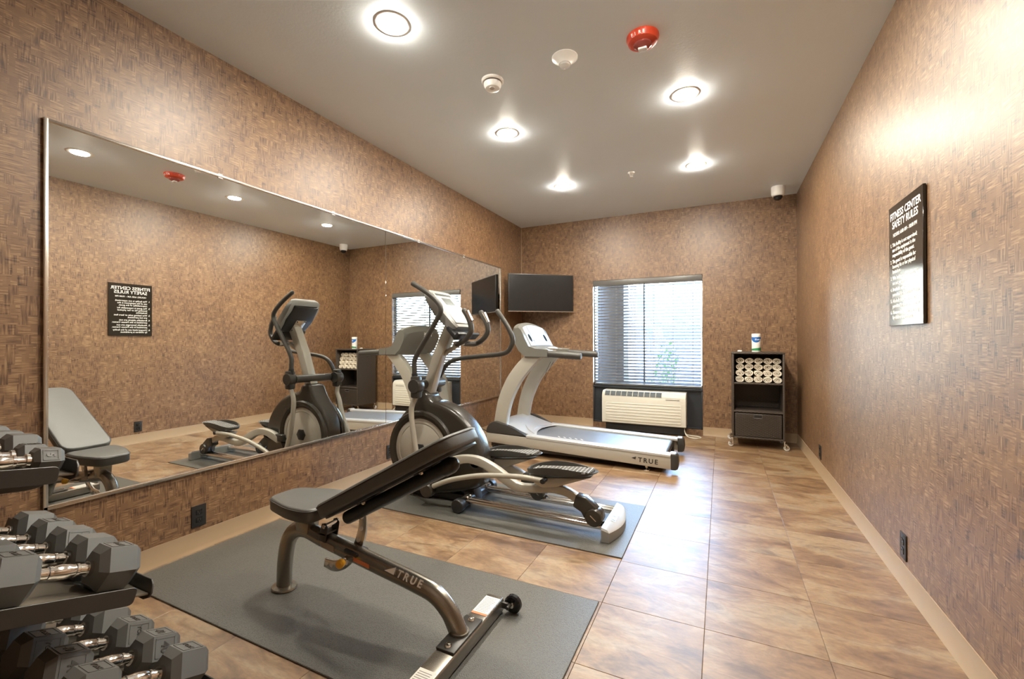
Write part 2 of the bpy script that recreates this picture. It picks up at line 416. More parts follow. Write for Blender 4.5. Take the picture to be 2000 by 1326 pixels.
# ================================================================== MIRROR
mir = thing('wall_mirror', (XL, .8, .426), 'wide two-panel frameless wall mirror in a thin metal channel on the left wall', 'mirror')
for a, b in ((.803, 2.8645), (2.8675, 4.998)):
    obj('mirror_panel', MB().box(XL+.001, XL+.007, a, b, .432, 2.066, .001, 1), 'mirror', mir)
fz0, fz1, fy0, fy1 = .422, 2.074, .795, 5.003
obj('top_channel', MB().box(XL, XL+.014, fy0, fy1, fz1-.013, fz1, .002), 'steel', mir)
obj('bottom_channel', MB().box(XL, XL+.016, fy0, fy1, fz0, fz0+.016, .002), 'steel', mir)
obj('side_channel', MB().box(XL, XL+.016, fy0, fy0+.015, fz0, fz1, .002), 'steel', mir)
obj('side_channel', MB().box(XL, XL+.014, fy1-.010, fy1, fz0, fz1, .002), 'steel', mir)
for y in (1.5, 2.3, 3.3, 4.1):
    obj('mirror_clip', MB().box(XL+.007, XL+.012, y, y+.025, fz1-.02, fz1+.008, .001, 1), 'clear', mir)

# ================================================================== CEILING FITTINGS
def ceiling_light(x, y, label):
    t = thing('ceiling_light', (x, y, H), label, 'light', 'recessed ceiling lights')
    obj('trim_ring', MB().lathe([(.061, -.001), (.064, -.001), (.074, -.0028), (.090, -.0012), (.092, 0), (.061, 0)], (x, y, H), seg=32), 'white', t)
    obj('diffuser', MB().lathe([(.0615, -.002), (.059, -.0068), (.048, -.0104), (.024, -.0124), (.0, -.013)], (x, y, H), seg=24), 'lamp', t)
    return t
L0 = ceiling_light(-1.50, 1.73, 'recessed ceiling light nearest the camera, above the wide mirror')
for x, y, lab in ((-1.49, 3.03, 'recessed ceiling light, second from the camera in the mirror-side row'),
                  (-1.48, 4.32, 'recessed ceiling light, farthest from the camera in the mirror-side row'),
                  (-.205, 1.75, 'recessed ceiling light just above the frame, seen only in the mirror'),
                  (-.205, 3.06, 'recessed ceiling light nearest the camera in the row towards the sign wall'),
                  (-.200, 4.335, 'recessed ceiling light farthest from the camera, towards the sign wall')):
    clone(L0, Matrix.Translation((x, y, H)), lab)
a = thing('fire_alarm', (-.369, 2.381, H), 'red ceiling fire alarm strobe with a clear lens', 'alarm')
obj('housing', MB().lathe([(.0, 0), (.083, 0), (.084, -.010), (.074, -.032), (.055, -.040), (.0, -.040)], (-.369, 2.381, H), seg=36), 'red', a)
obj('lens', MB().lathe([(.048, -.038), (.046, -.048), (.030, -.060), (0, -.064)], (-.369, 2.381, H), seg=28), mat('smoky_red_lens', (.28, .06, .05), .1, .2), a)
obj('strobe', MB().box(-.392, -.346, 2.364, 2.398, H-.072, H-.058, .006), 'clear', a)
# lettering round the camera-facing flank of the housing
for k, ch in enumerate('FIRE'):
    an = math.radians(-122+k*15)
    d = V((math.cos(an), math.sin(an), 0)); r = V((-d.y, d.x, 0)); n = (d*.9+V((0, 0, -.42))).normalized(); u = n.cross(r).normalized()
    # letters stand on the sloping flank, readable from below
    o = V((-.369, 2.381, H-.0235))+d*.0795
    text_mesh('lettering', ch, .021, 'letter', a, o-u*.006-r*.006, r, u, .0006, bold=.0004)
s = thing('smoke_detector', (-1.268, 2.375, H), 'white stepped smoke detector nearer the mirror', 'detector')
obj('base', MB().lathe([(0, 0), (.068, 0), (.068, -.010), (.062, -.016), (0, -.016)], (-1.268, 2.375, H), seg=32), 'white', s)
obj('vent_ring', MB().lathe([(0, -.016), (.053, -.016), (.053, -.021), (0, -.021)], (-1.268, 2.375, H), seg=32), 'black', s)
obj('cap', MB().lathe([(0, -.021), (.055, -.021), (.054, -.034), (.044, -.052), (.03, -.056), (0, -.057)], (-1.268, 2.375, H), seg=32), 'white', s)
obj('sensor_window', MB().lathe([(0, -.056), (.018, -.056), (.015, -.061), (0, -.062)], (-1.262, 2.358, H), seg=16), 'clear', s)
s = thing('motion_sensor', (-.795, 2.361, H), 'white cone-shaped ceiling sensor between smoke detector and red alarm', 'sensor')
obj('housing', MB().lathe([(0, 0), (.073, 0), (.073, -.005), (.056, -.016), (.036, -.034), (.034, -.040), (0, -.040)], (-.795, 2.361, H), seg=32), 'white', s)
obj('lens', MB().lathe([(0, -.040), (.030, -.040), (.029, -.050), (.018, -.058), (0, -.060)], (-.795, 2.361, H), seg=24), 'clear', s)
s = thing('sprinkler', (-.769, 4.259, H), 'small white pendent fire sprinkler head on the ceiling', 'sprinkler')
obj('escutcheon', MB().lathe([(0, 0), (.034, 0), (.030, -.006), (.012, -.012), (0, -.012)], (-.769, 4.259, H), seg=24), 'white', s)
obj('frame_arms', MB().tube([(-.781, 4.259, H-.01), (-.782, 4.259, H-.03), (-.770, 4.259, H-.042)], .003, 6).tube([(-.757, 4.259, H-.01), (-.756, 4.259, H-.03), (-.768, 4.259, H-.042)], .003, 6).cyl((-.769, 4.259, H-.012), (-.769, 4.259, H-.046), .003, 8), 'white', s)
obj('deflector', MB().lathe([(0, -.044), (.016, -.045), (.016, -.047), (0, -.048)], (-.769, 4.259, H), seg=16), 'white', s)
cx, cy = .545, 5.33
s = thing('security_camera', (cx, cy, H), 'white dome security camera on the ceiling in the far right corner', 'camera')
obj('housing', MB().lathe([(0, 0), (.062, 0), (.064, -.01), (.062, -.075), (.055, -.095), (.046, -.100), (0, -.100)], (cx, cy, H), seg=32), 'white', s)
obj('dome', MB().lathe([(0, -.098), (.043, -.098), (.041, -.118), (.030, -.134), (.012, -.142), (0, -.143)], (cx, cy, H), seg=28), 'blackg', s)

# ================================================================== OUTLETS
def outlet(wall, y, label, grp='black wall outlets'):
    x = XL if wall < 0 else XR; n = 1 if wall < 0 else -1; z = .184
    t = thing('wall_outlet', (x, y, z), label, 'outlet', grp)
    obj('cover_plate', MB().box(min(x, x+n*.006), max(x, x+n*.006), y-.037, y+.037, z-.058, z+.058, .0025), 'black', t)
    for dz in (-.021, .021):
        r = obj('receptacle', MB().box(min(x+n*.005, x+n*.0085), max(x+n*.005, x+n*.0085), y-.016, y+.016, z+dz-.014, z+dz+.014, .002), 'blackg', t)
        obj('slots', MB().box(min(x+n*.0083, x+n*.009), max(x+n*.0083, x+n*.009), y-.008, y-.0055, z+dz-.003, z+dz+.006).box(min(x+n*.0083, x+n*.009), max(x+n*.0083, x+n*.009), y+.0055, y+.008, z+dz-.003, z+dz+.006)
            .lathe([(.0025, 0), (.0025, .0007*n)], (x+n*.0083, y, z+dz-.008), 'x', 8), 'darkmetal', r)
    return t
outlet(-1, 1.402, 'black wall outlet under the mirror behind the bench')
outlet(-1, 2.915, 'black wall outlet under the mirror half hidden by the elliptical')
outlet(-1, 4.285, 'black wall outlet under the mirror with the treadmill plug in it')
outlet(1, 2.583, 'black wall outlet on the sign wall nearer the camera')
outlet(1, 4.447, 'black wall outlet on the sign wall near the towel cart')
t = thing('power_cord', (XL+.01, 4.285, .16), 'black treadmill power cord plugged into the wall outlet', 'cord')
obj('cord', MB().tube(cat([(XL+.035, 4.285, .163), (XL+.09, 4.28, .160), (-2.38, 4.24, .142), (-2.25, 4.2, .13), (-2.16, 4.17, .13)]), .0045, 8), 'black', t)
obj('plug', MB().box(XL+.009, XL+.038, 4.270, 4.300, .149, .177, .004), 'black', t)

# ================================================================== SIGN
t = thing('rules_sign', (XR, 2.513, 1.48), 'dark acrylic safety rules sign with white lettering on the right wall', 'sign')
obj('sign_panel', MB().box(XR-.014, XR-.003, 2.316, 2.711, 1.197, 1.766, .0012, 1), 'sign', t)
obj('standoff', MB().box(XR-.004, XR, 2.35, 2.68, 1.24, 1.72), 'black', t)
def sl(s_, size, y, z, al='LEFT', b=.0): return text_mesh('lettering', s_, size, 'letter', t, (XR-.0142, y, z), (0, -1, 0), (0, 0, 1), .0004, al, bold=b)
sl('FITNESS CENTER', .0475, 2.5135, 1.700, 'CENTER', .0008); sl('SAFETY RULES', .0475, 2.5135, 1.657, 'CENTER', .0008)
sl('HOURS: 6:00 AM - 10:00 PM', .0235, 2.5135, 1.617, 'CENTER', .0003)
zz = 1.572
for num, lines in (('1.', ['This facility is not supervised;', 'use of the equipment is the', 'responsibility of the guest.']),
                   ('2.', ['The guest is responsible for', 'knowing his or her physical', 'limitations.']),
                   ('3.', ['Wet bathing suits or bare feet', 'are not permitted.']),
                   ('4.', ['Breakable objects are not', 'permitted in the Fitness Center.']),
                   ('5.', ['Alcoholic beverages are not', 'permitted in the Fitness Center.']),
                   ('6.', ['Unsupervised use of the facility', 'by children is prohibited.'])):
    sl(num, .0245, 2.690, zz, b=.0003)
    sl('\n'.join(lines), .0245, 2.664, zz, b=.0003)
    zz -= .0245*len(lines)+.005

# ================================================================== OUTDOORS (seen through the window)
def outside(name, mb, m, **k): return obj(name, mb, m, kind='structure', **k)
outside('ground', MB().box(-30, 30, YB+WT, 20, -.5, -.12), mat('grey_asphalt', (.10, .10, .10), .95, nscale=3))
outside('ground', MB().box(-40, 40, 20, 90, -.5, -.12), 'concrete')
t = thing('porch_column', (-1.645, 7.4, -.12), 'square brown stone porch column outside the left part of the window', 'column')
obj('shaft', MB().box(-1.86, -1.43, 7.2, 7.6, .1, 3.2), 'brown', t)
obj('plinth', MB().box(-1.90, -1.39, 7.16, 7.64, -.12, .12, .01), 'brown', t)
obj('cap_slab', MB().box(-1.93, -1.36, 7.13, 7.67, 3.2, 3.32, .01), 'stucco', t)
t = thing('building', (-17, 60, -.12), 'beige stucco building across the car park outside the window', 'building')
obj('wall', MB().box(-30, -5.4, 60, 80, -.12, 11.5), 'stucco', t)
obj('roof_edge', MB().box(-30.5, -4.9, 59.5, 80.5, 11.5, 12.2), 'white', t)
for k in range(4): obj('window', MB().box(-27+k*5.6, -24.6+k*5.6, 59.9, 60.1, 5.0, 7.4), 'navy', t)
for x0, x1, lab_ in ((-10.4, -5.75, 'low dark carport outside left of the window mullion'), (-4.55, -1.0, 'low dark carport outside right of the window mullion')):
    t = thing('carport', ((x0+x1)/2, 41, -.12), lab_, 'carport')
    obj('roof', MB().box(x0, x1, 40, 43, 1.2, 2.32, .05), mat('carport_roof', (.035, .05, .055), .6), t)
    for x in (x0+.2, x1-.3):
        for y in (40.3, 42.6): obj('post', MB().box(x, x+.12, y, y+.12, -.12, 1.25), 'slat', t)
def bush(name, x, y, z0, rx, rz, n, label, category, leaf=.05, m='leaf', stem=True, ry=None):
    t = thing(name, (x, y, z0), label, category)
    mb = MB(); ry = ry or rx
    for _ in range(n):
        while True:
            p = V((random.uniform(-1, 1), random.uniform(-1, 1), random.uniform(-1, 1)))
            if p.length < 1: break
        c = V((x+p.x*rx, y+p.y*ry, z0+rz*1.05+p.z*rz)); a = V([random.uniform(-1, 1) for _ in range(3)]).normalized()
        b = a.orthogonal().normalized(); d = a.cross(b); s_ = leaf*random.uniform(.6, 1.3)
        mb.quad(c-b*s_, c+d*s_*.5, c+b*s_, c-d*s_*.5)
    obj('foliage', mb, m, t, kind='stuff')
    if stem: obj('stem', MB().tube([(x, y, z0), (x+.02, y, z0+rz*.6), (x, y, z0+rz*1.2)], [.02, .014, .006], 6), 'bark', t)
    return t
bush('shrub', -1.06, 10, -.12, .26, .62, 420, 'small green shrub outside the window right of its mullion', 'shrub')
bush('shrub', -2.1, 9.0, -.12, .22, .28, 200, 'low plant outside at the foot of the brown column', 'shrub', .04)
bush('shrub', -1.25, 8.6, -.12, .2, .26, 200, 'low plant outside just below the middle of the window', 'shrub', .04)

# ================================================================== WINDOW BLIND
t = thing('window_blind', (-.86, YB+.03, WZ1), 'dark horizontal slat blind hanging in the window', 'blind')
obj('headrail', MB().box(WX0+.004, WX1-.004, YB-.01, YB+.055, 1.845, 1.918, .004), 'slat', t)
n = 32; z0, z1 = .598, 1.822
sm = MB().box(-.648, .648, -.025, .025, -.0016, .0016).xform(Matrix.Rotation(math.radians(23), 4, 'X'))
first = None
for k in range(n):
    z = z0+(z1-z0)*k/(n-1)
    if first is None:
        first = obj('slat', sm, 'slat', t, local=True); o = first
    else:
        o = first.copy(); COL.objects.link(o); o.parent = t
    o.location = (-.8615+.86, 0, z-WZ1)
obj('bottom_rail', MB().box(WX0+.018, WX1-.018, YB+.006, YB+.056, .553, .578, .004), 'slat', t)
for x in (-1.43, -1.225, -.99, -.76, -.53, -.305):
    obj('ladder_cord', MB().cyl((x, YB+.004, .57), (x, YB+.004, 1.85), .0013, 6).cyl((x, YB+.056, .57), (x, YB+.056, 1.85), .0013, 6), 'inkgrey', t)
obj('tilt_wand', MB().cyl((-.872, YB-.012, .62), (-.872, YB-.012, 1.845), .005, 8), 'navy', t)

# ================================================================== TV
TW, TH = .885, .49
tm = Matrix.Rotation(math.atan2(.555, .697), 4, 'Z')       # screen faces local -y
tvm = Matrix.Translation((-2.128, 5.325, 1.757))
t = thing('television', (-2.128, 5.325, 1.757), 'black flat television on a corner wall arm beside the mirror', 'television', rot=tm)
obj('casing', MB().box(-TW/2, TW/2, -.012, .03, -TH/2, TH/2, .004).box(-.3, .3, .03, .055, -.18, .15, .01), 'black', t, local=True)
obj('screen', MB().box(-TW/2+.009, TW/2-.009, -.0135, -.011, -TH/2+.017, TH/2-.009), 'screen', t, local=True)
obj('bezel_edge', MB().box(-TW/2, TW/2, -.0145, -.004, -TH/2-.002, -TH/2+.006, .001, 1), 'steel', t, local=True)
obj('wall_arm', MB().box(-.1, .1, .05, .075, -.1, .1, .004).box(-.03, .03, .07, .30, -.03, .03, .004), 'black', t, local=True)

# ================================================================== WALL AIR CONDITIONER
ax0, ax1, ay, az0, az1 = -1.362, -.372, 5.47, .105, .503
t = thing('air_conditioner', (-.867, ay, 0), 'cream through-wall air conditioner under the window', 'air conditioner')
prof = [(YB+.02, az0), (ay+.006, az0), (ay, az0+.008), (ay-.002, az0+.25)]+[(ay+.0+.075*(1-math.cos(a)), az1-.075+.075*math.sin(a)) for a in [k*PI/2/8 for k in range(1, 9)]]+[(YB+.02, az1)]
obj('cabinet', MB().prism(prof, 'x', ax0, ax1, .006), 'offwhite', t)
fr = MB().box(ax0+.045, ax1-.05, ay-.0035, ay+.004, az0+.03, az0+.256, .003)
fp = obj('front_panel', fr, 'offwhite', t)
for k in range(7):
    z = az0+.04+k*.0345
    obj('louver', MB().box(ax0+.055, ax1-.06, ay-.009, ay-.002, z, z+.0026, .0008, 1, rot=Matrix.Rotation(.5, 3, 'X')), 'offwhite', fp)
def arc_pt(a, off=0): return (ay+.075-(.075+off)*math.cos(a), az1-.075+(.075+off)*math.sin(a))
gx0, gx1 = ax0+.035, ax1-.27
a0, a1 = math.radians(12), math.radians(66)
rings = [[V((gx0, *arc_pt(a0+(a1-a0)*k/6, .0025))) for k in range(7)]+[V((gx0, *arc_pt(a1-(a1-a0)*k/6, -.004))) for k in range(7)],
         [V((gx1, *arc_pt(a0+(a1-a0)*k/6, .0025))) for k in range(7)]+[V((gx1, *arc_pt(a1-(a1-a0)*k/6, -.004))) for k in range(7)]]
gr = obj('outlet_grille', MB().ring_loft(rings), 'grille', t)
for k in range(11):
    x = gx0+(gx1-gx0)*k/10
    obj('divider', MB().tube([(x, *arc_pt(a0+(a1-a0)*q/6, .003)) for q in range(7)], .0035, 6), 'offwhite', gr)
for k in range(1, 7):
    a = a0+(a1-a0)*k/7
    obj('grille_bar', MB().tube([(gx0, *arc_pt(a, .002)), (gx1, *arc_pt(a, .002))], .0014, 6), 'black', gr)
obj('control_door', MB().ring_loft([[V((x, *arc_pt(a0+(a1-a0)*k/6, .003))) for k in range(7)]+[V((x, *arc_pt(a1-(a1-a0)*k/6, -.003))) for k in range(7)] for x in (ax1-.235, ax1-.06)]), 'offwhite', t)
obj('door_handle_slot', MB().box(ax1-.225, ax1-.07, ay-.004, ay+.01, az1-.082, az1-.077), 'inkgrey', t)
obj('base_chassis', MB().box(ax0+.04, ax1-.02, ay+.035, YB+.02, .012, az0, .004).box(ax0+.06, ax0+.12, ay+.05, ay+.12, 0, .02).box(ax1-.10, ax1-.04, ay+.05, ay+.12, 0, .02), 'black', t)
obj('power_cord', MB().tube(cat([(-.395, ay+.05, .10), (-.385, ay+.03, .05), (-.355, ay+.0, .012), (-.285, ay-.05, .0055), (-.215, ay+.0, .0055), (-.235, ay+.07, .0055), (-.31, ay+.085, .0055), (-.37, ay+.06, .02), (-.392, ay+.09, .06)]), .0055, 8), 'offwhite', t)

# ================================================================== TOWEL CART
c0, c1, cy0, cy1, cz0, cz1 = .106, .586, 5.20, 5.61, .098, 1.004
t = thing('towel_cart', ((c0+c1)/2, (cy0+cy1)/2, 0), 'dark wicker towel cart on castors in the far right corner', 'cart')
for x in (c0, c1-.018):
    for y in (cy0, cy1-.02):
        obj('post', MB().box(x, x+.018, y, y+.02, cz0, cz1-.01, .003), 'wicker', t)
for x in (c0+.003, c1-.013): obj('side_panel', MB().box(x, x+.010, cy0+.018, cy1-.018, cz0+.005, cz1-.02), 'wicker', t)
obj('back_panel', MB().box(c0+.01, c1-.01, cy1-.014, cy1-.004, cz0+.005, cz1-.02), 'wicker', t)
obj('top_board', MB().box(c0-.004, c1+.004, cy0-.004, cy1+.002, cz1-.018, cz1, .004), 'wicker', t)
for z in (.668, .372, .098): obj('shelf', MB().box(c0+.012, c1-.012, cy0+.002, cy1-.012, z, z+.016, .003), 'wicker', t)
bk = obj('basket', MB().box(c0+.026, c1-.026, cy0+.012, cy0+.022, .118, .362, .004).box(c0+.026, c0+.034, cy0+.02, cy1-.04, .118, .35).box(c1-.034, c1-.026, cy0+.02, cy1-.04, .118, .35).box(c0+.026, c1-.026, cy0+.02, cy1-.04, .116, .122), 'wicker', t)
wv = MB(); nx, nz = 22, 26
for i in range(nx):
    for j in range(nz):
        x = c0+.034+(c1-c0-.068)*(i+.5)/nx; z = .124+.228*(j+.5)/nz
        if abs(x-(c0+c1)/2) < .042 and z > .312: continue
        if (i+j) % 2: wv.box(x-.009, x+.009, cy0+.006, cy0+.013, z-.0034, z+.0034)
        else: wv.box(x-.0042, x+.0042, cy0+.0085, cy0+.013, z-.0042, z+.0042)
obj('weave', wv, 'wicker', bk, kind='stuff')
obj('handle_hole', MB().box((c0+c1)/2-.036, (c0+c1)/2+.036, cy0+.0095, cy0+.013, .318, .350, .002), 'black', bk)
obj('handle_rim', MB().tube([((c0+c1)/2+a, cy0+.009, .334+b) for a, b in ((-.038, -.018), (.038, -.018), (.038, .018), (-.038, .018))], .0022, 6, closed=True), 'inkgrey', bk)
for x in (c0+.004, c1-.004):
    for y in (cy0+.012, cy1-.03):
        sgn = -1 if x < .3 else 1
        cs = obj('castor', MB().cyl((x, y, .1), (x, y, .062), .007, 10).box(x-.012+sgn*.012, x+.012+sgn*.012, y-.012, y+.012, .055, .072, .005)
                 .box(x+sgn*.014-.004, x+sgn*.014+.004, y-.02, y-.016, .02, .065, .001).box(x+sgn*.014-.02, x+sgn*.014+.02, y-.02, y-.017, .03, .06, .004), 'chrome', t)
        obj('wheel', MB().lathe([(0, -.012), (.024, -.012), (.027, -.006), (.027, .006), (.024, .012), (0, .012)], (x+sgn*.018, y, .0285), 'y', 20), 'clear', cs)
# rolled towels
def towel_mesh(r, L, seed):
    rnd = random.Random(seed); turns = 3.4; N = int(turns*18); th = r*.19; mb = MB(); rings = []
    for k in range(N+1):
        a = k/18*2*PI+seed; rr = r*(.14+.86*min(1, k/(N*.74)))+rnd.uniform(-.001, .001)
        sq = 1-.24*min(1, k/(N*.74))
        po = V((rr*math.cos(a), 0, rr*math.sin(a)*sq)); pi_ = V(((rr-th)*math.cos(a), 0, (rr-th)*math.sin(a)*sq))
        jy = rnd.uniform(-.003, .003)
        rings.append([V((po.x, jy, po.z)), V((po.x, L, po.z)), V((pi_.x, L, pi_.z)), V((pi_.x, jy, pi_.z))])
    return mb.ring_loft(rings)
protos = []
rows = [(.7165, [.180, .266, .352, .438, .526], 'bottom row'), (.7815, [.182, .268, .354, .440, .526], 'middle row'),
        (.846, [.184, .270, .357, .443, .525], 'upper row'), (.911, [.186, .272, .358, .444, .524], 'shaded top row')]
order = ['first', 'second', 'third', 'fourth', 'fifth', 'sixth']
ti = 0
for z, xs_, rn in rows:
    for i, x in enumerate(xs_):
        y = cy0+.035+[.0, .018, .03, .045][['bottom row', 'middle row', 'upper row', 'shaded top row'].index(rn)]+random.uniform(0, .02)
        lab = f'rolled white towel in the cart, {order[i]} from the left in the {rn}'
        if ti < 3:
            mb = towel_mesh((.0405, .0395, .0410)[ti], .26, ti*2.1+.4)
            o = obj('rolled_towel', mb, 'towel', local=True); protos.append(o)
        else:
            o = protos[ti % 3].copy(); COL.objects.link(o)
        o.location = (x, y, z+random.uniform(-.0006, .0006)); o.rotation_euler = (0, random.uniform(-.25, .25), 0)
        tag(o, lab, 'towel', 'rolled towels on the top shelf of the cart'); ti += 1
# wipes canister and small white lid on the cart top
wx, wy = .342, 5.37
t = thing('wipes_canister', (wx, wy, cz1), 'white canister of cleaning wipes with blue and green label on the cart', 'canister')
obj('tub', MB().lathe([(0, .001), (.041, .001), (.043, .006), (.043, .166), (.041, .170), (0, .170)], (wx, wy, cz1), seg=32), 'white', t)
obj('lid', MB().lathe([(0, .168), (.044, .168), (.044, .192), (.041, .197), (0, .198)], (wx, wy, cz1), seg=32), 'white', t)
def wrap(mb, x0, x1, zlo, zhi, r=.0436, k=14):
    """curved label patch on the canister, front half, x measured round the tub in radians from the front"""
    for i in range(k):
        a, b = x0+(x1-x0)*i/k, x0+(x1-x0)*(i+1)/k
        P_ = lambda q, z: V((wx+r*math.sin(q), wy-r*math.cos(q), cz1+z))
        fa, fb = (i/k), ((i+1)/k)
        mb.quad(P_(a, zlo(fa)), P_(b, zlo(fb)), P_(b, zhi(fb)), P_(a, zhi(fa)))
    return mb
obj('blue_label', wrap(MB(), -1.5, 1.5, lambda f: .150-.048*math.sin(PI*min(1, f*1.05))**.8, lambda f: .160), 'bluelabel', t, label='blue swoosh of the label')
obj('green_label', wrap(MB(), -1.5, 1.5, lambda f: .016, lambda f: .034+.016*f), 'greenlabel', t, label='green band of the label')
for k, ch in enumerate('Clorox'):
    q_ = -.22+k*.235; d = V((math.sin(q_), -math.cos(q_), 0)); r_ = V((math.cos(q_), math.sin(q_), 0))
    text_mesh('lettering', ch, .022, 'letter', t, V((wx, wy, cz1+.128))+d*.0442-r_*.005, r_, (0, 0, 1), .0003, bold=.0006)
t = thing('canister_cap', (.185, 5.36, cz1), 'small round white cap lying on the cart left of the canister', 'cap')
obj('cap_top', MB().lathe([(0, .018), (.017, .018), (.023, .014), (.024, .006), (0, .006)], (.185, 5.36, cz1), seg=24), 'white', t)
obj('cap_skirt', MB().lathe([(0, 0), (.019, 0), (.020, .007), (0, .007)], (.185, 5.36, cz1), seg=24), 'inkgrey', t)

# ================================================================== FLOOR MATS
def fmat(x0, x1, y0, y1, label):
    t = obj('exercise_mat', MB().box(x0, x1, y0, y1, .0, .007, .002, 1), 'rubber', label=label)
    t['category'] = 'mat'; return t
fmat(-2.525, -.478, 1.052, 1.858, 'large black pebbled rubber mat under the weight bench')
fmat(-2.30, -.465, 2.280, 3.066, 'black pebbled rubber mat under the elliptical')

# ================================================================== TREADMILL
t = thing('treadmill', (-1.25, 4.28, 0), 'champagne and silver treadmill facing the mirror wall', 'treadmill')
N0, N1, F0, F1 = 3.90, 3.985, 4.565, 4.65
for y0, y1, yy in ((N0, N0+.03, N0), (F1-.03, F1, F1)):
    obj('side_panel', MB().prism([(-2.165, .106), (-2.162, .196), (-1.7, .186), (-.386, .146), (-.386, .038)], 'y', y0, y1, .003), 'cream', t)
for y0, y1 in ((N0-.004, N1), (F0, F1+.004)):
    obj('foot_rail', MB().ring_loft([[V((x, a, b+dz)) for a, b in ((y0, 0), (y0, .017), (y0+.006, .023), (y1-.006, .023), (y1, .017), (y1, 0))] for x, dz in ((-1.72, .184), (-.388, .143))]), 'silver', t)
    obj('end_cap', MB().prism([(-.388, .034), (-.388, .168), (-.345, .172), (-.328, .155), (-.322, .10), (-.328, .05), (-.345, .036)], 'y', y0, y1, .008), 'darkmetal', t)
    ec = MB().box(-.392, -.348, y0+.004, y1-.004, .164, .176, .004)
    obj('cap_top', ec, 'silver', t)
obj('belt', MB().ring_loft([[V((x, N1+.002, z)), V((x, F0-.002, z)), V((x, F0-.002, z-.012)), V((x, N1+.002, z-.012))] for x, z in
     [(-1.85, .190), (-.46, .150)]+[(-.46+.032*math.sin(a), .118+.032*math.cos(a)) for a in (.4, .8, 1.2, 1.57, 2.0, 2.6)]]), 'belt', t)
for k in range(5):   # white alignment ticks printed on the belt
    x = -1.44+k*.058
    obj('belt_mark', MB().ring_loft([[V((x+d, y, .1785-.0288*(x+d+1.44)+.0012)) for d, y in ((0, 4.08), (.012, 4.08), (-.018, 4.11), (-.030, 4.11))], [V((x+d, y, .1785-.0288*(x+d+1.44)+.0016)) for d, y in ((0, 4.08), (.012, 4.08), (-.018, 4.11), (-.030, 4.11))]]), 'letter', t)
obj('under_frame', MB().box(-2.12, -.42, N0+.05, N0+.09, .04, .13).box(-2.12, -.42, F1-.09, F1-.05, .04, .13).box(-2.12, -1.9, N0+.03, F1-.03, .06, .16).box(-.52, -.47, N0+.05, F1-.05, .05, .11).cyl((-.455, N1, .118), (-.455, F0, .118), .028, 14), 'darkmetal', t)
for x, y in ((-.589, N0+.04), (-.589, F1-.04)):
    obj('levelling_foot', MB().lathe([(0, 0), (.030, 0), (.029, .008), (.012, .018), (.008, .022), (.014, .028), (.014, .036), (.006, .040), (.006, .062), (0, .062)], (x, y, 0), seg=20), 'chrome', t)
for y in (N0+.04, F1-.04): obj('front_wheel', MB().lathe([(0, -.015), (.038, -.015), (.042, -.008), (.042, .008), (.038, .015), (0, .015)], (-2.06, y, .042), 'y', 20), 'black', t)
# motor hood: dark cheeks and silver centre
cheek = cat([(-2.168, .198), (-2.158, .245), (-2.125, .290), (-2.075, .315), (-2.01, .304), (-1.87, .268), (-1.717, .196)], 4)
for y0, y1 in ((N0-.002, N0+.05), (F1-.05, F1+.002)):
    obj('hood_cheek', MB().prism(cheek, 'y', y0, y1, .006), 'darkmetal', t)
hp = [(-2.150, .20), (-2.14, .245), (-2.09, .288), (-2.03, .298), (-1.93, .272), (-1.80, .232), (-1.70, .205), (-1.62, .192)]
rings = []
ys_ = [N0+.05+(F1-N0-.10)*k/12 for k in range(13)]
for k, y in enumerate(ys_):
    f = abs(k/12*2-1); pull = .10*(1-f**2)        # the nose is scooped back in the middle
    rings.append([V((x-pull*max(0, (x+2.0))/.4*1.0, y, z+.012*(1-f*f))) for x, z in hp]+[V((-1.70-pull*.7, y, .17)), V((-2.15, y, .17))])
obj('motor_hood', MB().ring_loft(rings), 'silver', t)
nose = []
for k in range(13):
    y = 4.03+.49*k/12; f = abs(k/6-1)
    def hz(x):       # hood height at x
        for (x0_, z0_), (x1_, z1_) in zip(hp[2:], hp[3:]):
            if x0_ <= x <= x1_: return z0_+(z1_-z0_)*(x-x0_)/(x1_-x0_)
        return hp[-1][1]
    xa = -1.70-.17*(1-f*f); xb = -1.685-.075*(1-f**2)
    xm = (xa+xb)/2
    sh_ = lambda x: x+.10*(1-f*f)*max(0, (x+2.0))/.4
    g_ = .012*(1-f*f)+.004
    nose.append([V((xa, y, hz(sh_(xa))+g_)), V((xm, y, hz(sh_(xm))+g_)), V((xb, y, hz(sh_(xb))+g_)), V((xb, y, hz(sh_(xb))+g_-.008)), V((xa, y, hz(sh_(xa))+g_-.008))])
obj('hood_nose', MB().ring_loft(nose), 'silver', t)
up_o = cat([(-2.111, .27), (-2.062, .52), (-1.974, .728), (-1.864, .881), (-1.779, .965), (-1.74, .99)]); up_i = cat([(-1.975, .24), (-1.928, .476), (-1.825, .697), (-1.719, .834), (-1.609, .952), (-1.57, .98)])
for y0, y1 in ((3.955, 4.035), (4.515, 4.595)):
    obj('upright', MB().strip(up_o, up_i, y0, y1, .010), 'cream', t)
obj('wire', MB().tube(cat([(-1.66, 4.512, .90), (-1.70, 4.508, .82), (-1.755, 4.51, .72), (-1.74, 4.51, .80), (-1.69, 4.51, .90)]), .0022, 6), 'black', t)
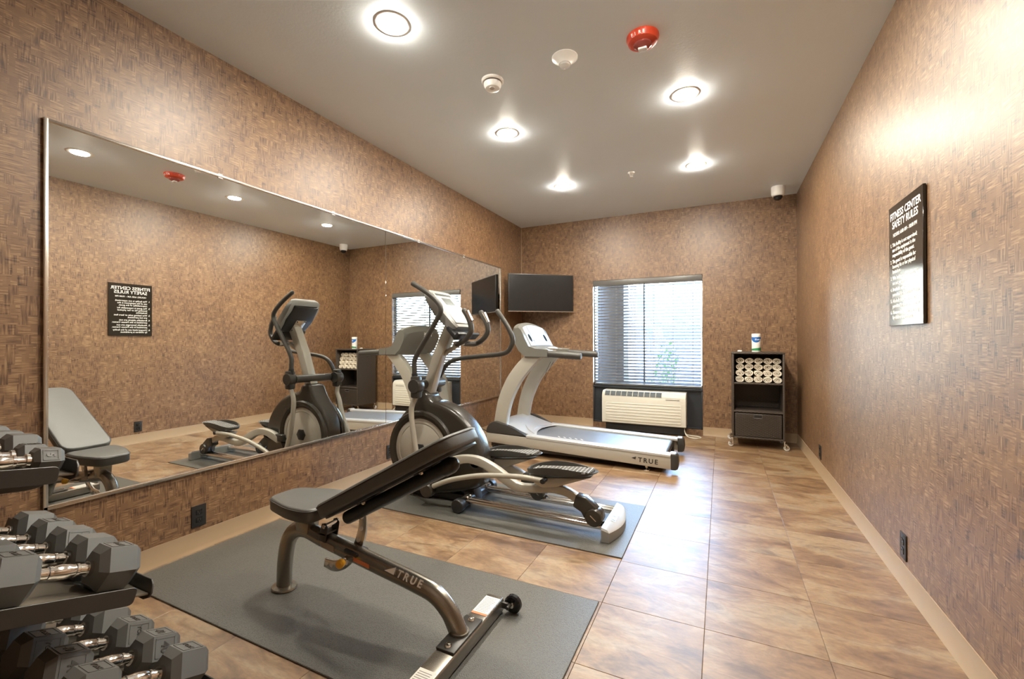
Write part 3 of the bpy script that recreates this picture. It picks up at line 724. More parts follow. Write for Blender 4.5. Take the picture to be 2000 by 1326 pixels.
# console: lofted across its width
def csec(y):
    f = (y-4.265)/.345; b = 1-f*f
    return [V((x-.05*b*q, y, z+.055*b*q)) for x, z, q in ((-1.500, .967, 0), (-1.75, .968, 0), (-1.818, 1.03, 0), (-1.872, 1.134, .5), (-1.888, 1.20, .9), (-1.862, 1.262, 1), (-1.815, 1.268, 1), (-1.785, 1.245, .9), (-1.74, 1.150, .45), (-1.70, 1.075, .1), (-1.635, 1.052, 0), (-1.500, 1.040, 0))]
cs_y = [3.925, 3.945]+[3.945+.64*k/10 for k in range(1, 10)]+[4.585, 4.605]
rings = []
for i, y in enumerate(cs_y):
    r = csec(y)
    if 3.99 < y < 4.54:     # between the arms the body stops short
        r = [V((max(min(p.x, -1.645), p.x if p.x < -1.645 else -1.645), p.y, p.z)) for p in r]
    if i in (0, len(cs_y)-1):
        c = sum(r, V())/len(r); r = [V((c.x+(p.x-c.x)*.965, p.y, c.z+(p.z-c.z)*.94)) for p in r]
    rings.append(r)
cb = obj('console', MB().ring_loft(rings), mat('console_grey', (.17, .165, .145), .3, .2, namp=.04), t)
def face(u, v, lift=0):
    """point on the console face: u across 0..1, v from bottom 0 to top 1"""
    y = 3.985+.56*u; s_ = csec(y); a, b = s_[9], s_[7]; p = a.lerp(b, v); n = V((.88, 0, .47)); return p+n*lift
def patch(u0, u1, v0, v1, lift, th=.004, k=8, inset=0):
    rs = []
    for i in range(k+1):
        u = u0+(u1-u0)*i/k; rs.append([face(u, v0, lift), face(u, v1, lift), face(u, v1, lift-th), face(u, v0, lift-th)])
    return MB().ring_loft(rs)
fpn = obj('face_panel', patch(.02, .98, .02, .99, .006, .012), 'silver', t)
obj('display', patch(.36, .60, .60, .86, .0085), 'lcdmatt', fpn); obj('label_panel', patch(.24, .76, .12, .96, .0072), 'white', fpn)
for k in range(5): obj('button', patch(.63, .655, .42+k*.09, .47+k*.09, .010, k=2), 'inkgrey', fpn)
obj('reading_ledge', patch(.25, .75, .24, .27, .016, .012), 'silver', fpn)
for u in (.13, .87):
    rs = [face(u+.055*math.cos(a), .40+.20*math.sin(a), .0085) for a in [k*2*PI/18 for k in range(18)]]
    n_ = V((.88, 0, .47))*.003
    obj('cup_holder', MB().ring_loft([rs, [p-n_ for p in rs]]), 'recess', fpn)
    side = obj('side_groove', patch(u+(.10 if u < .5 else -.115), u+(.115 if u < .5 else -.10), .08, .95, .0088), 'darkmetal', fpn)
obj('sensor_pad', MB().sphere((-1.58, 4.265, 1.052), .05, 1.0, 1.7, .35), 'silver', t)
obj('cross_brace', MB().box(-1.70, -1.63, 4.0, 4.53, .985, 1.045, .01), 'cream', t)
text_mesh('lettering', 'TRUE', .062, 'letter', cb, (-1.952, 4.36, 1.185), (0, -1, 0), (-.10, 0, 1), .001, spacing=1.15, bold=.001)
for y in (3.955, 4.575):
    h = obj('handrail', MB().tube([(-1.505, y, 1.003), (-1.20, y, .984), (-1.185, y, .983), (-1.178, y, .9825)], [.033, .033, .031, .024], 16), 'grip', t)
bl = MB().prism([(-.712, .103), (-.672, .118), (-.676, .092)], 'y', N0-.0012, N0-.0002)
obj('logo_mark', bl, 'ink', t)
text_mesh('lettering', 'TRUE', .056, 'ink', t, (-.655, N0-.0006, .0755), (1, 0, -.033), (.033, 0, 1), .0006, spacing=1.35, bold=.0012)

# ================================================================== ELLIPTICAL
EY = 2.635
t = thing('elliptical_trainer', (-1.35, EY, .007), 'black and champagne elliptical trainer on the black mat by the mirror', 'elliptical')
sh = cat([(-2.225, .27), (-2.215, .43), (-2.165, .55), (-2.09, .635), (-2.045, .70), (-2.01, .762), (-1.915, .766), (-1.875, .705), (-1.80, .69), (-1.68, .645), (-1.575, .565), (-1.50, .465), (-1.462, .36), (-1.455, .25), (-1.475, .14), (-1.66, .075), (-1.95, .025), (-2.11, .08), (-2.19, .17), (-2.225, .27)], 3)[:-1]
obj('shroud', MB().prism(sh, 'y', EY-.082, EY+.082, .035, 4), 'shroud', t)
for s_ in (-1, 1):
    y = EY+s_*.083
    rim = obj('disk_rim', MB().lathe([(.235, -s_*.01), (.278, -s_*.01), (.285, s_*.010), (.275, s_*.028), (.255, s_*.030), (.240, s_*.012)], (-1.945, y, .348), 'y', 48), 'shroud', t)
    dk_ = obj('side_disk', MB().lathe([(0, s_*.020), (.185, s_*.016), (.19, s_*.012), (.195, s_*.016), (.225, s_*.012), (.24, s_*.002), (.24, -s_*.01), (0, -s_*.01)], (-1.945, y, .348), 'y', 56), 'cream', t)
    obj('hub_cap', MB().lathe([(0, s_*.018), (.05, s_*.018), (.048, s_*.030), (.03, s_*.036), (0, s_*.037)], (-1.945, y, .348), 'y', 6), 'black', dk_)
for k, z in enumerate((.318, .297)):
    obj('pivot_ring', MB().cyl((-1.50+k*.012, EY-.09, z), (-1.50+k*.012, EY+.09, z), .045, 20), 'shroud', t)
obj('floor_skid', MB().box(-2.12, -1.52, EY-.05, EY+.05, .007, .06, .008), 'black', t)
mast = obj('mast', MB().strip([(-2.005, .70), (-1.884, 1.04), (-1.775, 1.262)], [(-1.921, .70), (-1.812, 1.015), (-1.70, 1.225)], EY-.038, EY+.038, .010), 'cream', t)
obj('pivot_tube', MB().cyl((-1.945, EY-.165, .818), (-1.965, EY+.20, .812), .033, 20), 'darkmetal', t)
def handle(y, upper, lower, s_, x, z):
    hub = obj('pivot_hub', MB().lathe([(0, -.034), (.046, -.034), (.052, -.024), (.052, .024), (.046, .034), (0, .034)], (x, y, z), 'y', 24).box(x-.032, x+.032, y-.03, y+.03, z-.085, z+.07, .014), 'darkmetal', t)
    obj('arm_lever', MB().tube(cat(xz(lower, y)), .0185, 12), 'cream', t)
    obj('moving_handle', MB().tube(cat(xz(upper, y), 6), .0175, 12).sphere((upper[-1][0], y, upper[-1][1]), .0178, u=12, v=8), 'grip', t)
    obj('handle_collar', MB().cyl((upper[0][0], y, upper[0][1]), (upper[1][0], y, upper[1][1]-.02), .025, 14, .021), 'black', t)
handle(2.45, [(-1.925, .83), (-1.930, .925), (-1.924, 1.009), (-1.832, 1.145), (-1.735, 1.285), (-1.708, 1.342), (-1.735, 1.395), (-1.818, 1.461), (-1.941, 1.532)],
       [(-1.90, .765), (-1.947, .69), (-1.958, .614), (-1.938, .472), (-1.912, .35), (-1.860, .22), (-1.815, .150)], -1, -1.915, .818)
handle(2.84, [(-2.025, .77), (-1.996, .841), (-1.948, .922), (-1.89, .971), (-1.797, .997), (-1.60, 1.018), (-1.424, 1.04), (-1.37, 1.088), (-1.358, 1.151), (-1.403, 1.244), (-1.478, 1.347)],
       [(-2.035, .745), (-2.021, .679), (-2.05, .608), (-2.09, .47), (-2.15, .34), (-2.19, .25)], 1, -2.02, .81)
fx = obj('fixed_bar', MB().tube(cat([(-1.81, EY, 1.035), (-1.74, EY, 1.075), (-1.675, EY, 1.112)]), .017, 12).tube(cat([(-1.655, 2.545, 1.112), (-1.668, EY, 1.112), (-1.655, 2.79, 1.112)]), .017, 12), 'cream', t)
for y, sgn in ((2.55, -1), (2.785, 1)):
    g = obj('fixed_grip', MB().tube(cat([(-1.668, EY+sgn*.03, 1.112), (-1.64, y, 1.109), (-1.572, y, 1.142), (-1.531, y, 1.20), (-1.543, y, 1.268), (-1.585, y, 1.338)], 6), .0185, 12).sphere((-1.585, y, 1.338), .0188, u=12, v=8), 'grip', t)
    obj('pulse_sensor', MB().tube([(-1.524, y, 1.265), (-1.563, y, 1.335)], .0155, 10), 'chrome', g)
# console
cm = Matrix.Translation((-1.755, EY, 1.345)) @ Matrix.Rotation(math.radians(47.5), 4, 'Y')     # local x runs down the face, local z is the outward normal
def con(name, mb, m, par, **k): mb.xform(cm); return obj(name, mb, m, par, **k)
sec = lambda x, hw, zt, zb: [V((x, -hw, zb+.01)), V((x, -hw, zt-.012)), V((x, -hw+.015, zt)), V((x, hw-.015, zt)), V((x, hw, zt-.012)), V((x, hw, zb+.01)), V((x, hw*.75, zb)), V((x, -hw*.75, zb))]
cns = con('console', MB().ring_loft([sec(-.185, .11, .018, -.012), sec(-.170, .138, .024, -.026), sec(-.10, .150, .028, -.045), sec(.05, .148, .028, -.052), sec(.14, .135, .026, -.045), sec(.175, .11, .020, -.02)]), 'console_edge', t)
con('face_panel', MB().box(-.155, .15, -.112, .112, .027, .031, .002, 1), mat('console_tan', (.33, .30, .235), .4, namp=.04), cns)
con('display', MB().box(-.140, -.118, -.095, .095, .0305, .0325, .001, 1), 'lcddark', cns); con('display', MB().box(-.098, -.030, -.055, .060, .0305, .0325, .001, 1), 'lcddark', cns)
for k in range(6): con('button', MB().box(.0+.02*(k//3), .012+.02*(k//3), -.07+.055*(k % 3), -.04+.055*(k % 3), .0305, .0325, .001, 1), 'silver', cns)
con('accessory_tray', MB().box(.13, .235, -.145, .145, -.05, -.018, .012).box(.215, .235, -.145, .145, -.05, .008, .006), 'black', t)
con('back_shell', MB().ring_loft([sec(-.15, .115, -.02, -.058), sec(0, .13, -.03, -.068), sec(.12, .115, -.02, -.06)]), 'black', t)
bp_ = con('mount_plate', MB().box(-.02, .105, -.05, .05, -.076, -.066, .003), 'steel', t)
for a, b in ((-.008, -.04), (-.008, .04), (.092, -.04), (.092, .04)): con('bolt', MB().lathe([(.006, 0), (.006, -.004), (0, -.005)], (a, b, -.076), 'z', 8), 'black', bp_)
# drive links and pedal arms: near one forward, far one trailing
at0 = [(-1.70, .315), (-1.645, .345), (-1.543, .366), (-1.425, .360), (-1.292, .308), (-1.165, .236), (-1.06, .236), (-.992, .243), (-.908, .257), (-.827, .244), (-.748, .207), (-.706, .188)]
ab0 = [(-1.70, .26), (-1.62, .287), (-1.523, .315), (-1.406, .294), (-1.293, .233), (-1.183, .183), (-1.095, .183), (-1.0, .194), (-.925, .205), (-.843, .197), (-.780, .168), (-.738, .152)]
def pedal_side(y, dx, link_y, link):
    mv = lambda L_: [(a+dx, b) for a, b in L_]
    obj('pedal_arm', MB().strip(cat(mv(at0), 3), cat(mv(ab0), 3), y-.024, y+.024, .008), 'cream', t)
    rh = obj('roller_housing', MB().strip(mv([(-.775, .222), (-.715, .212), (-.655, .165), (-.622, .11)]), mv([(-.795, .150), (-.745, .125), (-.72, .085), (-.70, .062)]), y-.035, y+.035, .010)
             .lathe([(0, -.045), (.046, -.045), (.052, -.036), (.052, .036), (.046, .045), (0, .045)], (-.668+dx, y, .106), 'y', 24), 'shroud', t)
    obj('roller_slot', MB().box(-.690+dx, -.646+dx, y-.047, y-.0455, .104, .109, rot=Matrix.Rotation(.7, 3, 'Y')), 'steel', rh)
    px, py, pz = -.868+dx, y, .335
    br = obj('pedal_bracket', MB().strip(mv([(-1.075, .300), (-.95, .300), (-.80, .318), (-.68, .336)]), mv([(-1.03, .250), (-.98, .235), (-.90, .250), (-.70, .328)]), y-.04, y+.04, .006), 'cream', t)
    # foot plate: rounded sole with a raised rim, open at the heel
    pw = lambda v: math.copysign(abs(v)**.72, v)
    out = [(px+.222*pw(math.cos(a)), py+(.086+.016*math.cos(a-PI))*pw(math.sin(a))) for a in [k*2*PI/36 for k in range(36)]]
    tilt = lambda x: (x-px)*.09
    def rz(x): u = (px+.222-x)/.444; return .012+.034*max(0, math.sin(PI*min(1, u*.80)))**1.4
    R_ = lambda s_, f: [V((px+(a-px)*s_, py+(b-py)*s_, pz+tilt(px+(a-px)*s_)+f(a))) for a, b in out]
    pd = obj('pedal', MB().ring_loft([R_(.80, lambda x: -.006), R_(.97, lambda x: .004), R_(1.0, lambda x: rz(x)*.7), R_(.985, rz), R_(.93, rz), R_(.90, lambda x: .010)]), 'grip', t)
    obj('tread_plate', MB().ring_loft([R_(.905, lambda x: .006), R_(.905, lambda x: .014), R_(.5, lambda x: .014)], cap=True), 'shroud', pd)
    tr = MB()
    inside = lambda a, b: ((a-px)/.195)**4+((b-py)/.078)**4 < 1
    for j in range(7):
        b = py-.066+j*.022; xs2 = [px-.19+q*.005 for q in range(77) if inside(px-.19+q*.005, b)]
        if xs2: tr.ring_loft([[V((xx, b+d, pz+tilt(xx)+h_)) for d, h_ in ((-.003, .013), (.003, .013), (.003, .019), (-.003, .019))] for xx in (xs2[0], xs2[-1])])
    for i in range(15):
        a = px-.175+i*.025; yy = [py-.07+q*.005 for q in range(29) if inside(a, py-.07+q*.005)]
        if yy: tr.box(a-.003, a+.003, yy[0], yy[-1], pz+tilt(a)+.013, pz+tilt(a)+.0188)
    obj('tread_grip', tr, 'gripgrey', pd, kind='stuff')
    obj('link_tube', MB().tube(cat(xz(link, link_y), 5), .0165, 12), 'cream', t)
    e = link[-1]; obj('link_pin', MB().cyl((e[0]-.002, link_y-.021, e[1]), (e[0]-.002, link_y+.03, e[1]), .0150, 14).cyl((e[0]+.004, link_y, e[1]), (e[0]-.006, link_y, e[1]), .0175, 14), 'black', t)
    s_ = link[0]; obj('link_joint', MB().lathe([(0, -.032), (.042, -.032), (.050, -.022), (.050, .022), (.042, .032), (0, .032)], (s_[0]-.045, link_y+.004, s_[1]-.03), 'y', 20).box(s_[0]-.085, s_[0]-.010, link_y-.022, link_y+.034, s_[1]-.03, s_[1]+.055, .018), 'shroud', t)
    obj('crank_arm', MB().strip(mv([(-1.76, .335), (-1.66, .335)]), mv([(-1.76, .275), (-1.66, .275)]), y-.02, y+.02, .008) if dx == 0 else MB().strip([(-2.14, .335), (-2.05, .335)], [(-2.14, .28), (-2.05, .28)], y-.02, y+.02, .008), 'darkmetal', t)
pedal_side(2.51, 0, 2.425, [(-1.755, .150), (-1.613, .212), (-1.417, .264), (-1.25, .287), (-1.10, .298), (-.955, .296)])
pedal_side(2.76, -.455, 2.845, [(-2.13, .26), (-1.98, .292), (-1.80, .315), (-1.60, .312), (-1.42, .300)])
# rear frame
obj('cross_tube', MB().cyl((-1.555, 2.43, .052), (-1.555, 2.86, .052), .034, 20).cyl((-1.600, EY-.03, .06), (-1.54, EY-.03, .06), .04, 14), 'darkmetal', t)
for a, b in ((2.402, 2.452), (2.838, 2.888)):
    obj('end_cap', MB().lathe([(0, a), (.040, a), (.045, a+.006), (.045, b-.004), (.038, b), (0, b)], (-1.555, 0, .0525), 'y', 28), 'black', t)
obj('rail_bracket', MB().strip([(-1.62, .185), (-1.575, .165), (-1.535, .11), (-1.518, .05), (-1.52, .02)], [(-1.66, .10), (-1.62, .08), (-1.60, .05), (-1.59, .03), (-1.58, .015)], EY-.045, EY+.045, .008), 'darkmetal', t)
for y in (2.492, 2.532, 2.752, 2.792):
    obj('rail', MB().cyl((-1.545, y, .062), (-.585, y, .056), .017, 16), 'chrome', t)
    obj('rail_bolt', MB().lathe([(.011, 0), (.011, .008), (.006, .012), (0, .012)], (-1.530, y, .083), 'z', 6), 'chrome', t)
capo = [(-.605, 2.402)]+[(-.560+.042*math.sin(PI*k/12), 2.402+.42*k/12) for k in range(13)]+[(-.605, 2.822)]
rings = [[V((x, y, .010)) for x, y in capo], [V((x, y, .075-.25*(x+.60))) for x, y in capo], [V((x-.012*(1 if x > -.59 else 0), 2.612+(y-2.612)*.97, .088-.25*(x+.60))) for x, y in capo]]
ec = obj('rear_cap', MB().ring_loft(rings[:2]), 'console_edge', t)
obj('cap_cover', MB().ring_loft(rings[1:]), 'silver', ec)
text_mesh('lettering', 'TRUE', .045, 'steel', ec, (-.558, 2.53, .0775), (0, 1, 0), (-1, 0, .25), .0015, spacing=1.1, bold=.0005)

# ================================================================== WEIGHT BENCH
BY = 1.345
t = thing('weight_bench', (-1.3, BY, .007), 'adjustable black padded weight bench with gunmetal frame on the large mat', 'bench')
path = cat([(-1.80, .02), (-1.795, .12), (-1.772, .225), (-1.725, .282), (-1.655, .300), (-1.55, .281), (-1.40, .258), (-1.20, .229), (-1.05, .206), (-.965, .186), (-.905, .142), (-.872, .09), (-.860, .062)], 6)
beam = obj('main_beam', MB().tube(xz(path, BY), .036, 18, ry=.030), 'gunmetal', t)
obj('foot_plate', MB().lathe([(0, .007), (.058, .007), (.060, .012), (.057, .018), (.036, .022), (.030, .032), (0, .032)], (-1.80, BY, 0), seg=28, sq=.85), 'gunmetal', t)
xb = obj('crossbar', MB().box(-.895, -.815, .985, 1.622, .010, .066, .010, 3), 'gunmetal', t)
for y in (.98, 1.616): obj('end_plug', MB().box(-.885, -.825, y, y+.01, .016, .060, .004), 'black', xb)
for y0, y1 in ((1.475, 1.598), (1.03, 1.155)):
    lb = obj('warning_label', MB().box(-.888, -.822, y0, y1, .0655, .0668), 'sticker', xb)
    obj('orange_band', MB().box(-.888, -.822, y0, y0+.012, .0662, .0672), 'orange', lb)
    pr = MB()
    for k in range(11): pr.box(-.882, -.882+random.uniform(.042, .056), y0+.020+k*.009, y0+.0225+k*.009, .0664, .0671)
    obj('fine_print', pr, 'inkgrey', lb)
fp_ = obj('mounting_plate', MB().box(-.893, -.818, 1.245, 1.445, .065, .074, .003), 'darkmetal', t)
for y in (1.268, 1.425): obj('bolt', MB().lathe([(.014, 0), (.014, .002), (.009, .002), (.009, .008), (.005, .010), (0, .010)], (-.856, y, .074), seg=8), 'chrome', fp_)
obj('gusset', MB().tube([(-.860, BY, .07), (-.860, BY, .082)], .037, 16, ry=.034), 'gunmetal', t)
wb = obj('wheel_bracket', MB().box(-.828, -.79, 1.600, 1.612, .03, .055, .003).cyl((-.785, 1.585, .045), (-.785, 1.645, .045), .007, 10), 'darkmetal', t)
wl = obj('transport_wheel', MB().lathe([(0, -.014), (.030, -.014), (.036, -.008), (.036, .008), (.030, .014), (0, .014)], (-.778, 1.628, .0445), 'y', 28), 'blackg', t)
obj('hub', MB().lathe([(0, -.020), (.010, -.020), (.012, -.014), (0, -.014)], (-.778, 1.628, .0445), 'y', 14), 'chrome', wl)
def pad(poly, z0, z1, bev, m4):
    mb = MB().prism(poly, 'z', z0, z1, bev, 3); return mb.xform(m4)
def rounded(poly, r, n=4):
    out = []
    for i, p in enumerate(poly):
        a, b, c = V((*poly[i-1], 0)), V((*p, 0)), V((*poly[(i+1) % len(poly)], 0))
        d1, d2 = (a-b), (c-b); q = min(r, d1.length*.45, d2.length*.45); s_, e = b+d1.normalized()*q, b+d2.normalized()*q
        for k in range(n+1):
            u = k/n; out.append(tuple((s_*(1-u)**2+b*2*u*(1-u)+e*u*u)[:2]))
    return out
I4 = Matrix.Translation((-1.638, BY, .42)) @ Matrix.Rotation(math.radians(-1.5), 4, 'Y')
seat_poly = rounded([(-.175, -.075), (-.175, .075), (.02, .128), (.155, .128), (.155, -.128), (.02, -.128)], .05)
sp = obj('seat_pad', pad(seat_poly, -.030, .028, .012, I4), 'vinyl', t)
obj('piping', MB().tube([tuple(I4 @ V((x*1.0, y*1.0, .018))) for x, y in seat_poly], .0028, 6, closed=True), 'darkmetal', sp)
sl_ = math.radians(28.6)
B4 = Matrix.Translation((-1.150, BY, .610)) @ Matrix.Rotation(-sl_, 4, 'Y')
back_poly = rounded([(-.364, -.128), (-.364, .128), (.364, .122), (.364, -.122)], .075, 6)
bp2 = obj('back_pad', pad(back_poly, -.026, .030, .013, B4), 'vinyl', t)
obj('piping', MB().tube([tuple(B4 @ V((x, y, .020))) for x, y in back_poly], .0028, 6, closed=True), 'darkmetal', bp2)
obj('back_board', pad(rounded([(-.346, -.112), (-.346, .112), (.348, .108), (.348, -.108)], .06), -.036, -.024, .002, B4), 'black', t)
w = lambda x, y, z: tuple(B4 @ V((x, y, z)))
bt = obj('back_tube', MB().tube([w(-.325, 0, -.066), w(.230, 0, -.066)], .027, 18, ry=.03), 'black', t)
obj('tube_cap', MB().tube([w(.225, 0, -.066), w(.260, 0, -.066), w(.278, 0, -.066), w(.288, 0, -.066)], [.030, .030, .023, .010], 18), 'black', bt)
for x in (-.17, .15):
    bk_ = obj('pad_bracket', MB().box(-.03, .03, -.05, .05, -.042, -.034, .002).xform(B4 @ Matrix.Translation((x, 0, 0))), 'darkmetal', bt)
    for y in (-.042, .042): obj('bolt', MB().lathe([(.009, -.040), (.009, -.046), (.005, -.050), (0, -.050)], (0, 0, 0), seg=6).xform(B4 @ Matrix.Translation((x, y, 0))), 'chrome', bk_)
# pivot and seat brackets
obj('seat_bracket', MB().strip([(-1.70, .395), (-1.60, .392)], [(-1.685, .300), (-1.615, .292)], BY-.03, BY+.03, .004), 'gunmetal', t)
pv = obj('pivot_bracket', MB().strip([(-1.522, .360), (-1.502, .366), (-1.488, .350)], [(-1.545, .288), (-1.520, .284), (-1.502, .282)], BY-.033, BY-.029, .0015).strip([(-1.522, .360), (-1.502, .366), (-1.488, .350)], [(-1.545, .288), (-1.520, .284), (-1.502, .282)], BY+.029, BY+.033, .0015).box(-1.543, -1.503, BY-.033, BY+.033, .312, .319), 'darkmetal', t)
obj('pivot_bolt', MB().cyl((-1.505, BY-.038, .352), (-1.505, BY+.038, .352), .009, 12), 'chrome', pv)
# curved adjustment sector; pale discs paint the light seen through its holes
ao = cat([(-1.322, .47), (-1.316, .40), (-1.324, .33), (-1.348, .27), (-1.385, .215), (-1.435, .168), (-1.50, .142), (-1.562, .150)], 4)
ai = cat([(-1.360, .46), (-1.356, .40), (-1.364, .345), (-1.385, .290), (-1.414, .248), (-1.455, .210), (-1.50, .190), (-1.556, .188)], 4)
ar = obj('adjustment_arc', MB().strip(ao, ai, BY+.012, BY+.022, .0015), 'steel', t)
for x, z in ((-1.341, .405), (-1.345, .355), (-1.361, .305), (-1.428, .196), (-1.470, .173), (-1.515, .167), (-1.545, .168)):
    obj('bright_hole_disc', MB().lathe([(.0095, 0), (.0095, -.0025), (.0070, -.003), (.0, -.003)], (x, BY+.012, z), 'y', 14), 'hole_fill', ar)
obj('arc_guide', MB().box(-1.395, -1.325, BY-.034, BY+.034, .262, .276, .003, rot=Matrix.Rotation(.14, 3, 'Y')), 'black', t)
pp = obj('pull_pin', MB().cyl((-1.392, BY-.02, .236), (-1.372, BY-.068, .244), .0065, 10).cyl((-1.395, BY-.02, .236), (-1.387, BY-.040, .239), .011, 12), 'chrome', t)
obj('knob', MB().tube([(-1.372, BY-.062, .244), (-1.368, BY-.070, .2455), (-1.362, BY-.086, .248), (-1.3595, BY-.092, .249)], [.010, .017, .017, .010], 16), 'yellow', pp)
# beam stickers and lettering lie on the near upper flank of the beam
def beam_at(x):
    for a, b in zip(path, path[1:]):
        if a[0] <= x <= b[0] and a[0] < b[0]:
            f = (x-a[0])/(b[0]-a[0]); return V((x, BY, a[1]+(b[1]-a[1])*f))
nb = V((.09, -.80, .59)).normalized(); tb = V((1, 0, -.148)).normalized(); ub = nb.cross(tb).normalized()
def flank(x, hgt, off=0): return beam_at(x)+V((0, -.030*.80, .036*.59))*1.0+ub*hgt+nb*(.0035+off)
text_mesh('lettering', 'TRUE', .037, 'letter', beam, flank(-1.122, -.012), tb, ub, .0006, spacing=1.5, bold=.0010)
lm = MB(); p_ = [flank(-1.180, -.010, .0004), flank(-1.134, -.011, .0004), flank(-1.138, .015, .0004)]
lm.ring_loft([p_, [q-nb*.0012 for q in p_]]); obj('logo_mark', lm, 'letter', beam)
def bsticker(x0, x1, m, h0=-.026, h1=-.006):
    n2 = V((.05, -.97, .22)).normalized()
    q = [beam_at(x0)+V((0, -.0312, h0+.012)), beam_at(x1)+V((0, -.0312, h0+.012)), beam_at(x1)+V((0, -.0300, h1+.016)), beam_at(x0)+V((0, -.0300, h1+.016))]
    return MB().ring_loft([[V(a)-V((0, .0006, 0)) for a in q], [V(a)+V((0, .006, 0)) for a in q]])
st = obj('caution_sticker', bsticker(-1.345, -1.262, 'orange', -.022, -.010), 'orange', beam)
obj('serial_sticker', bsticker(-1.53, -1.455, 'sticker', -.026, -.006), mat('serial_plate', (.33, .27, .22), .4), beam)

# ================================================================== DUMBBELL RACK
t = thing('dumbbell_rack', (-1.96, .45, 0), 'dark metal three-tier dumbbell rack in the near left corner', 'rack')
RX0 = XL+.03
tiers = {}
for nm, yc, zc, wmax, al, RX1, d1 in (('top', .445, .815, .066, 9, -1.645, .138), ('middle', .535, .514, .120, 17, -1.490, .172), ('bottom', .63, .212, .120, 21, -1.345, .180)):
    al = math.radians(al); n_ = V((0, math.sin(al), math.cos(al))); O = V((0, yc, zc))-n_*(wmax/2)
    T4 = Matrix.Translation(O) @ Matrix.Rotation(-al, 4, 'X'); tiers[nm] = T4
    d0 = -.19
    tr = obj('tray', MB().box(RX0, RX1, d0, d1, -.006, -.0005, .001, 1).xform(T4), 'tray', t)
    lipz = .034
    obj('front_lip', MB().prism([(RX0, -.022), (RX1-.02, -.022), (RX1+.004, -.012), (RX1+.010, .0), (RX1+.004, lipz-.012), (RX1-.01, lipz), (RX0, lipz)], 'y', d1, d1+.005, .001, 1).xform(T4), 'darkmetal', tr)
    obj('rear_lip', MB().box(RX0, RX1, d0-.005, d0, -.02, .02, .002, 1).xform(T4), 'darkmetal', tr)
    ep = rounded([(d0, -.024), (d1-.035, -.024), (d1-.035, .022), (d0, .022)], .014)
    obj('end_flange', MB().prism(ep, 'x', RX1, RX1+.005, .001, 1).xform(T4), 'darkmetal', tr)
    for ax_ in (-1.735, -2.42):
        obj('support_arm', MB().prism(rounded([(-.32, -.062), (d1-.06, -.050), (d1-.03, -.040), (d1-.03, -.0065), (-.32, -.0065)], .018), 'x', ax_-.018, ax_+.018, .003).xform(T4), 'darkmetal', tr)
for x in (-1.735, -2.42):
    obj('upright', MB().box(x-.026, x+.026, .17, .235, .03, .93, .006), 'darkmetal', t)
    obj('base_foot', MB().box(x-.032, x+.032, .08, .80, .0, .045, .008), 'darkmetal', t)
obj('cross_bar', MB().box(-2.42, -1.735, .185, .22, .60, .66, .004), 'darkmetal', t)

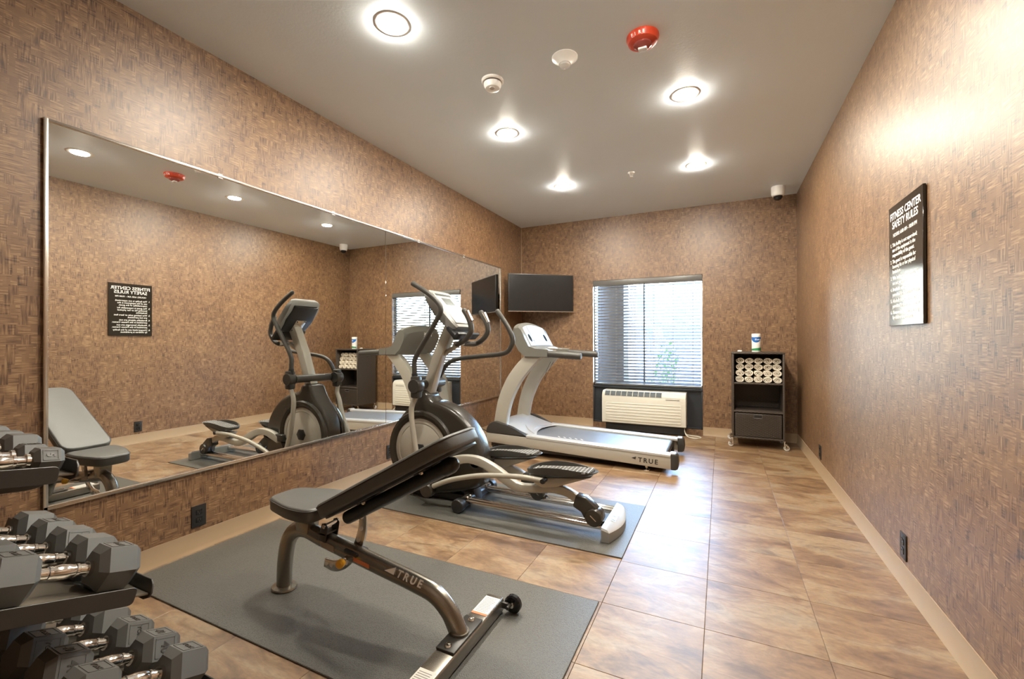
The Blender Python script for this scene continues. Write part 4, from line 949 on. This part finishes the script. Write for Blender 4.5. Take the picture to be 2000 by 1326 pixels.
def dumbbell(T4, x, w, hl, grip, label, group, side=None, top=None, spin=0):
    """hex rubber heads on a contoured chrome handle, lying across the tray (local y = handle axis)"""
    m4 = T4 @ Matrix.Translation((x, 0, w/2+.0005))
    th_ = thing('dumbbell', m4.translation, label, 'dumbbell', group, rot=m4.to_3x3().to_4x4())
    r = w/2/math.cos(PI/6)
    hx = lambda s_, y: [V((r*s_*math.cos(k*PI/3), y, r*s_*math.sin(k*PI/3))) for k in range(6)]
    hr = .0128+w*.028
    for s_ in (-1, 1):
        yi, yo = s_*grip/2, s_*(grip/2+hl); e = s_*hl*.17
        hd = obj('head', MB().ring_loft([hx(.70, yi), hx(1, yi+e), hx(1, yo-e), hx(.74, yo)]), 'rubberhex', th_, local=True, angle=20)
        obj('neck_collar', MB().cyl((0, yi-s_*.010, 0), (0, yi+s_*.004, 0), hr*1.25, 18), 'chrome', hd, local=True)
        fr_ = w*.42; ym = (yi+yo)/2; hw = min(hl*.27, w*.3)
        for txt, ang in ((side, 30), (top, 90)):
            if not txt or (s_ < 0 and ang == 30 and len(txt) < 3 and False): continue
            a = math.radians(ang); nrm = V((math.cos(a), 0, math.sin(a))); rt = V((math.sin(a), 0, -math.cos(a))); up = V((0, 1, 0))
            c = nrm*(w/2)+V((0, ym, 0))
            q = lambda u, v, h: c+rt*u+up*v+nrm*h
            L_ = r*.40
            fm = MB()
            for u0, u1, v0, v1 in ((-L_, L_, -hw, -hw+.003), (-L_, L_, hw-.003, hw), (-L_, -L_+.003, -hw, hw), (L_-.003, L_, -hw, hw)):
                fm.ring_loft([[q(u0, v0, -.001), q(u1, v0, -.001), q(u1, v1, -.001), q(u0, v1, -.001)], [q(u0, v0, .0012), q(u1, v0, .0012), q(u1, v1, .0012), q(u0, v1, .0012)]])
            obj('raised_frame', fm, 'rubberhex', hd, local=True)
            sz = min(hw*1.5, L_*2.4/max(1, len(txt)))
            root = ROOT[th_.name]; wc = root @ (c-up*sz*.36+nrm*.0004); R3 = root.to_3x3()
            text_mesh('lettering', txt, sz, 'darkmetal', hd, wc, R3 @ rt, R3 @ up, .0012, 'CENTER', bold=.0004)
    g = grip/2
    prof = [(-g, hr*.95), (-g*.80, hr*.90), (-g*.55, hr*.92), (-g*.52, hr*1.08), (-g*.42, hr*1.08), (-g*.40, hr*.98), (-g*.2, hr*1.14), (0, hr*1.20), (g*.2, hr*1.14), (g*.40, hr*.98), (g*.42, hr*1.08), (g*.52, hr*1.08), (g*.55, hr*.92), (g*.80, hr*.90), (g, hr*.95)]
    obj('handle', MB().tube([(0, y, 0) for y, _ in prof], [q for _, q in prof], 18), 'chrome', th_, local=True)
    return th_
G = 'hex dumbbells on the rack'
ordn = ['rightmost', 'second from the right', 'third from the right', 'fourth from the right', 'fifth from the right', 'sixth from the right']
def lab(txt, k, tier): return f'black hex dumbbell {txt}on the {tier} tray of the rack, {ordn[k]}'
for k, (x, w, hl, side, top) in enumerate(((-1.700, .066, .062, '5', None), (-1.805, .066, .062, None, '5'), (-1.912, .084, .078, None, None), (-2.025, .084, .078, None, None), (-2.15, .090, .076, None, None))):
    dumbbell(tiers['top'], x, w, hl, .118, lab('marked 5 ' if k < 2 else '', k, 'top'), G, side, top)
for k, (x, side, top) in enumerate(((-1.596, None, 'YORK'), (-1.732, None, None), (-1.868, 'YORK', None), (-2.005, None, 'YORK'), (-2.15, None, None))):
    dumbbell(tiers['middle'], x, .116, .098, .120, lab('', k, 'middle'), G, side, top)
for k, (x, side, top) in enumerate(((-1.435, None, 'YORK'), (-1.585, '40', '40'), (-1.735, 'YORK', 'YORK'), (-1.885, None, None), (-2.035, None, None))):
    dumbbell(tiers['bottom'], x-.0,     .115, .104, .122, lab('marked 40 ' if k == 1 else '', k, 'bottom'), G, side, top)
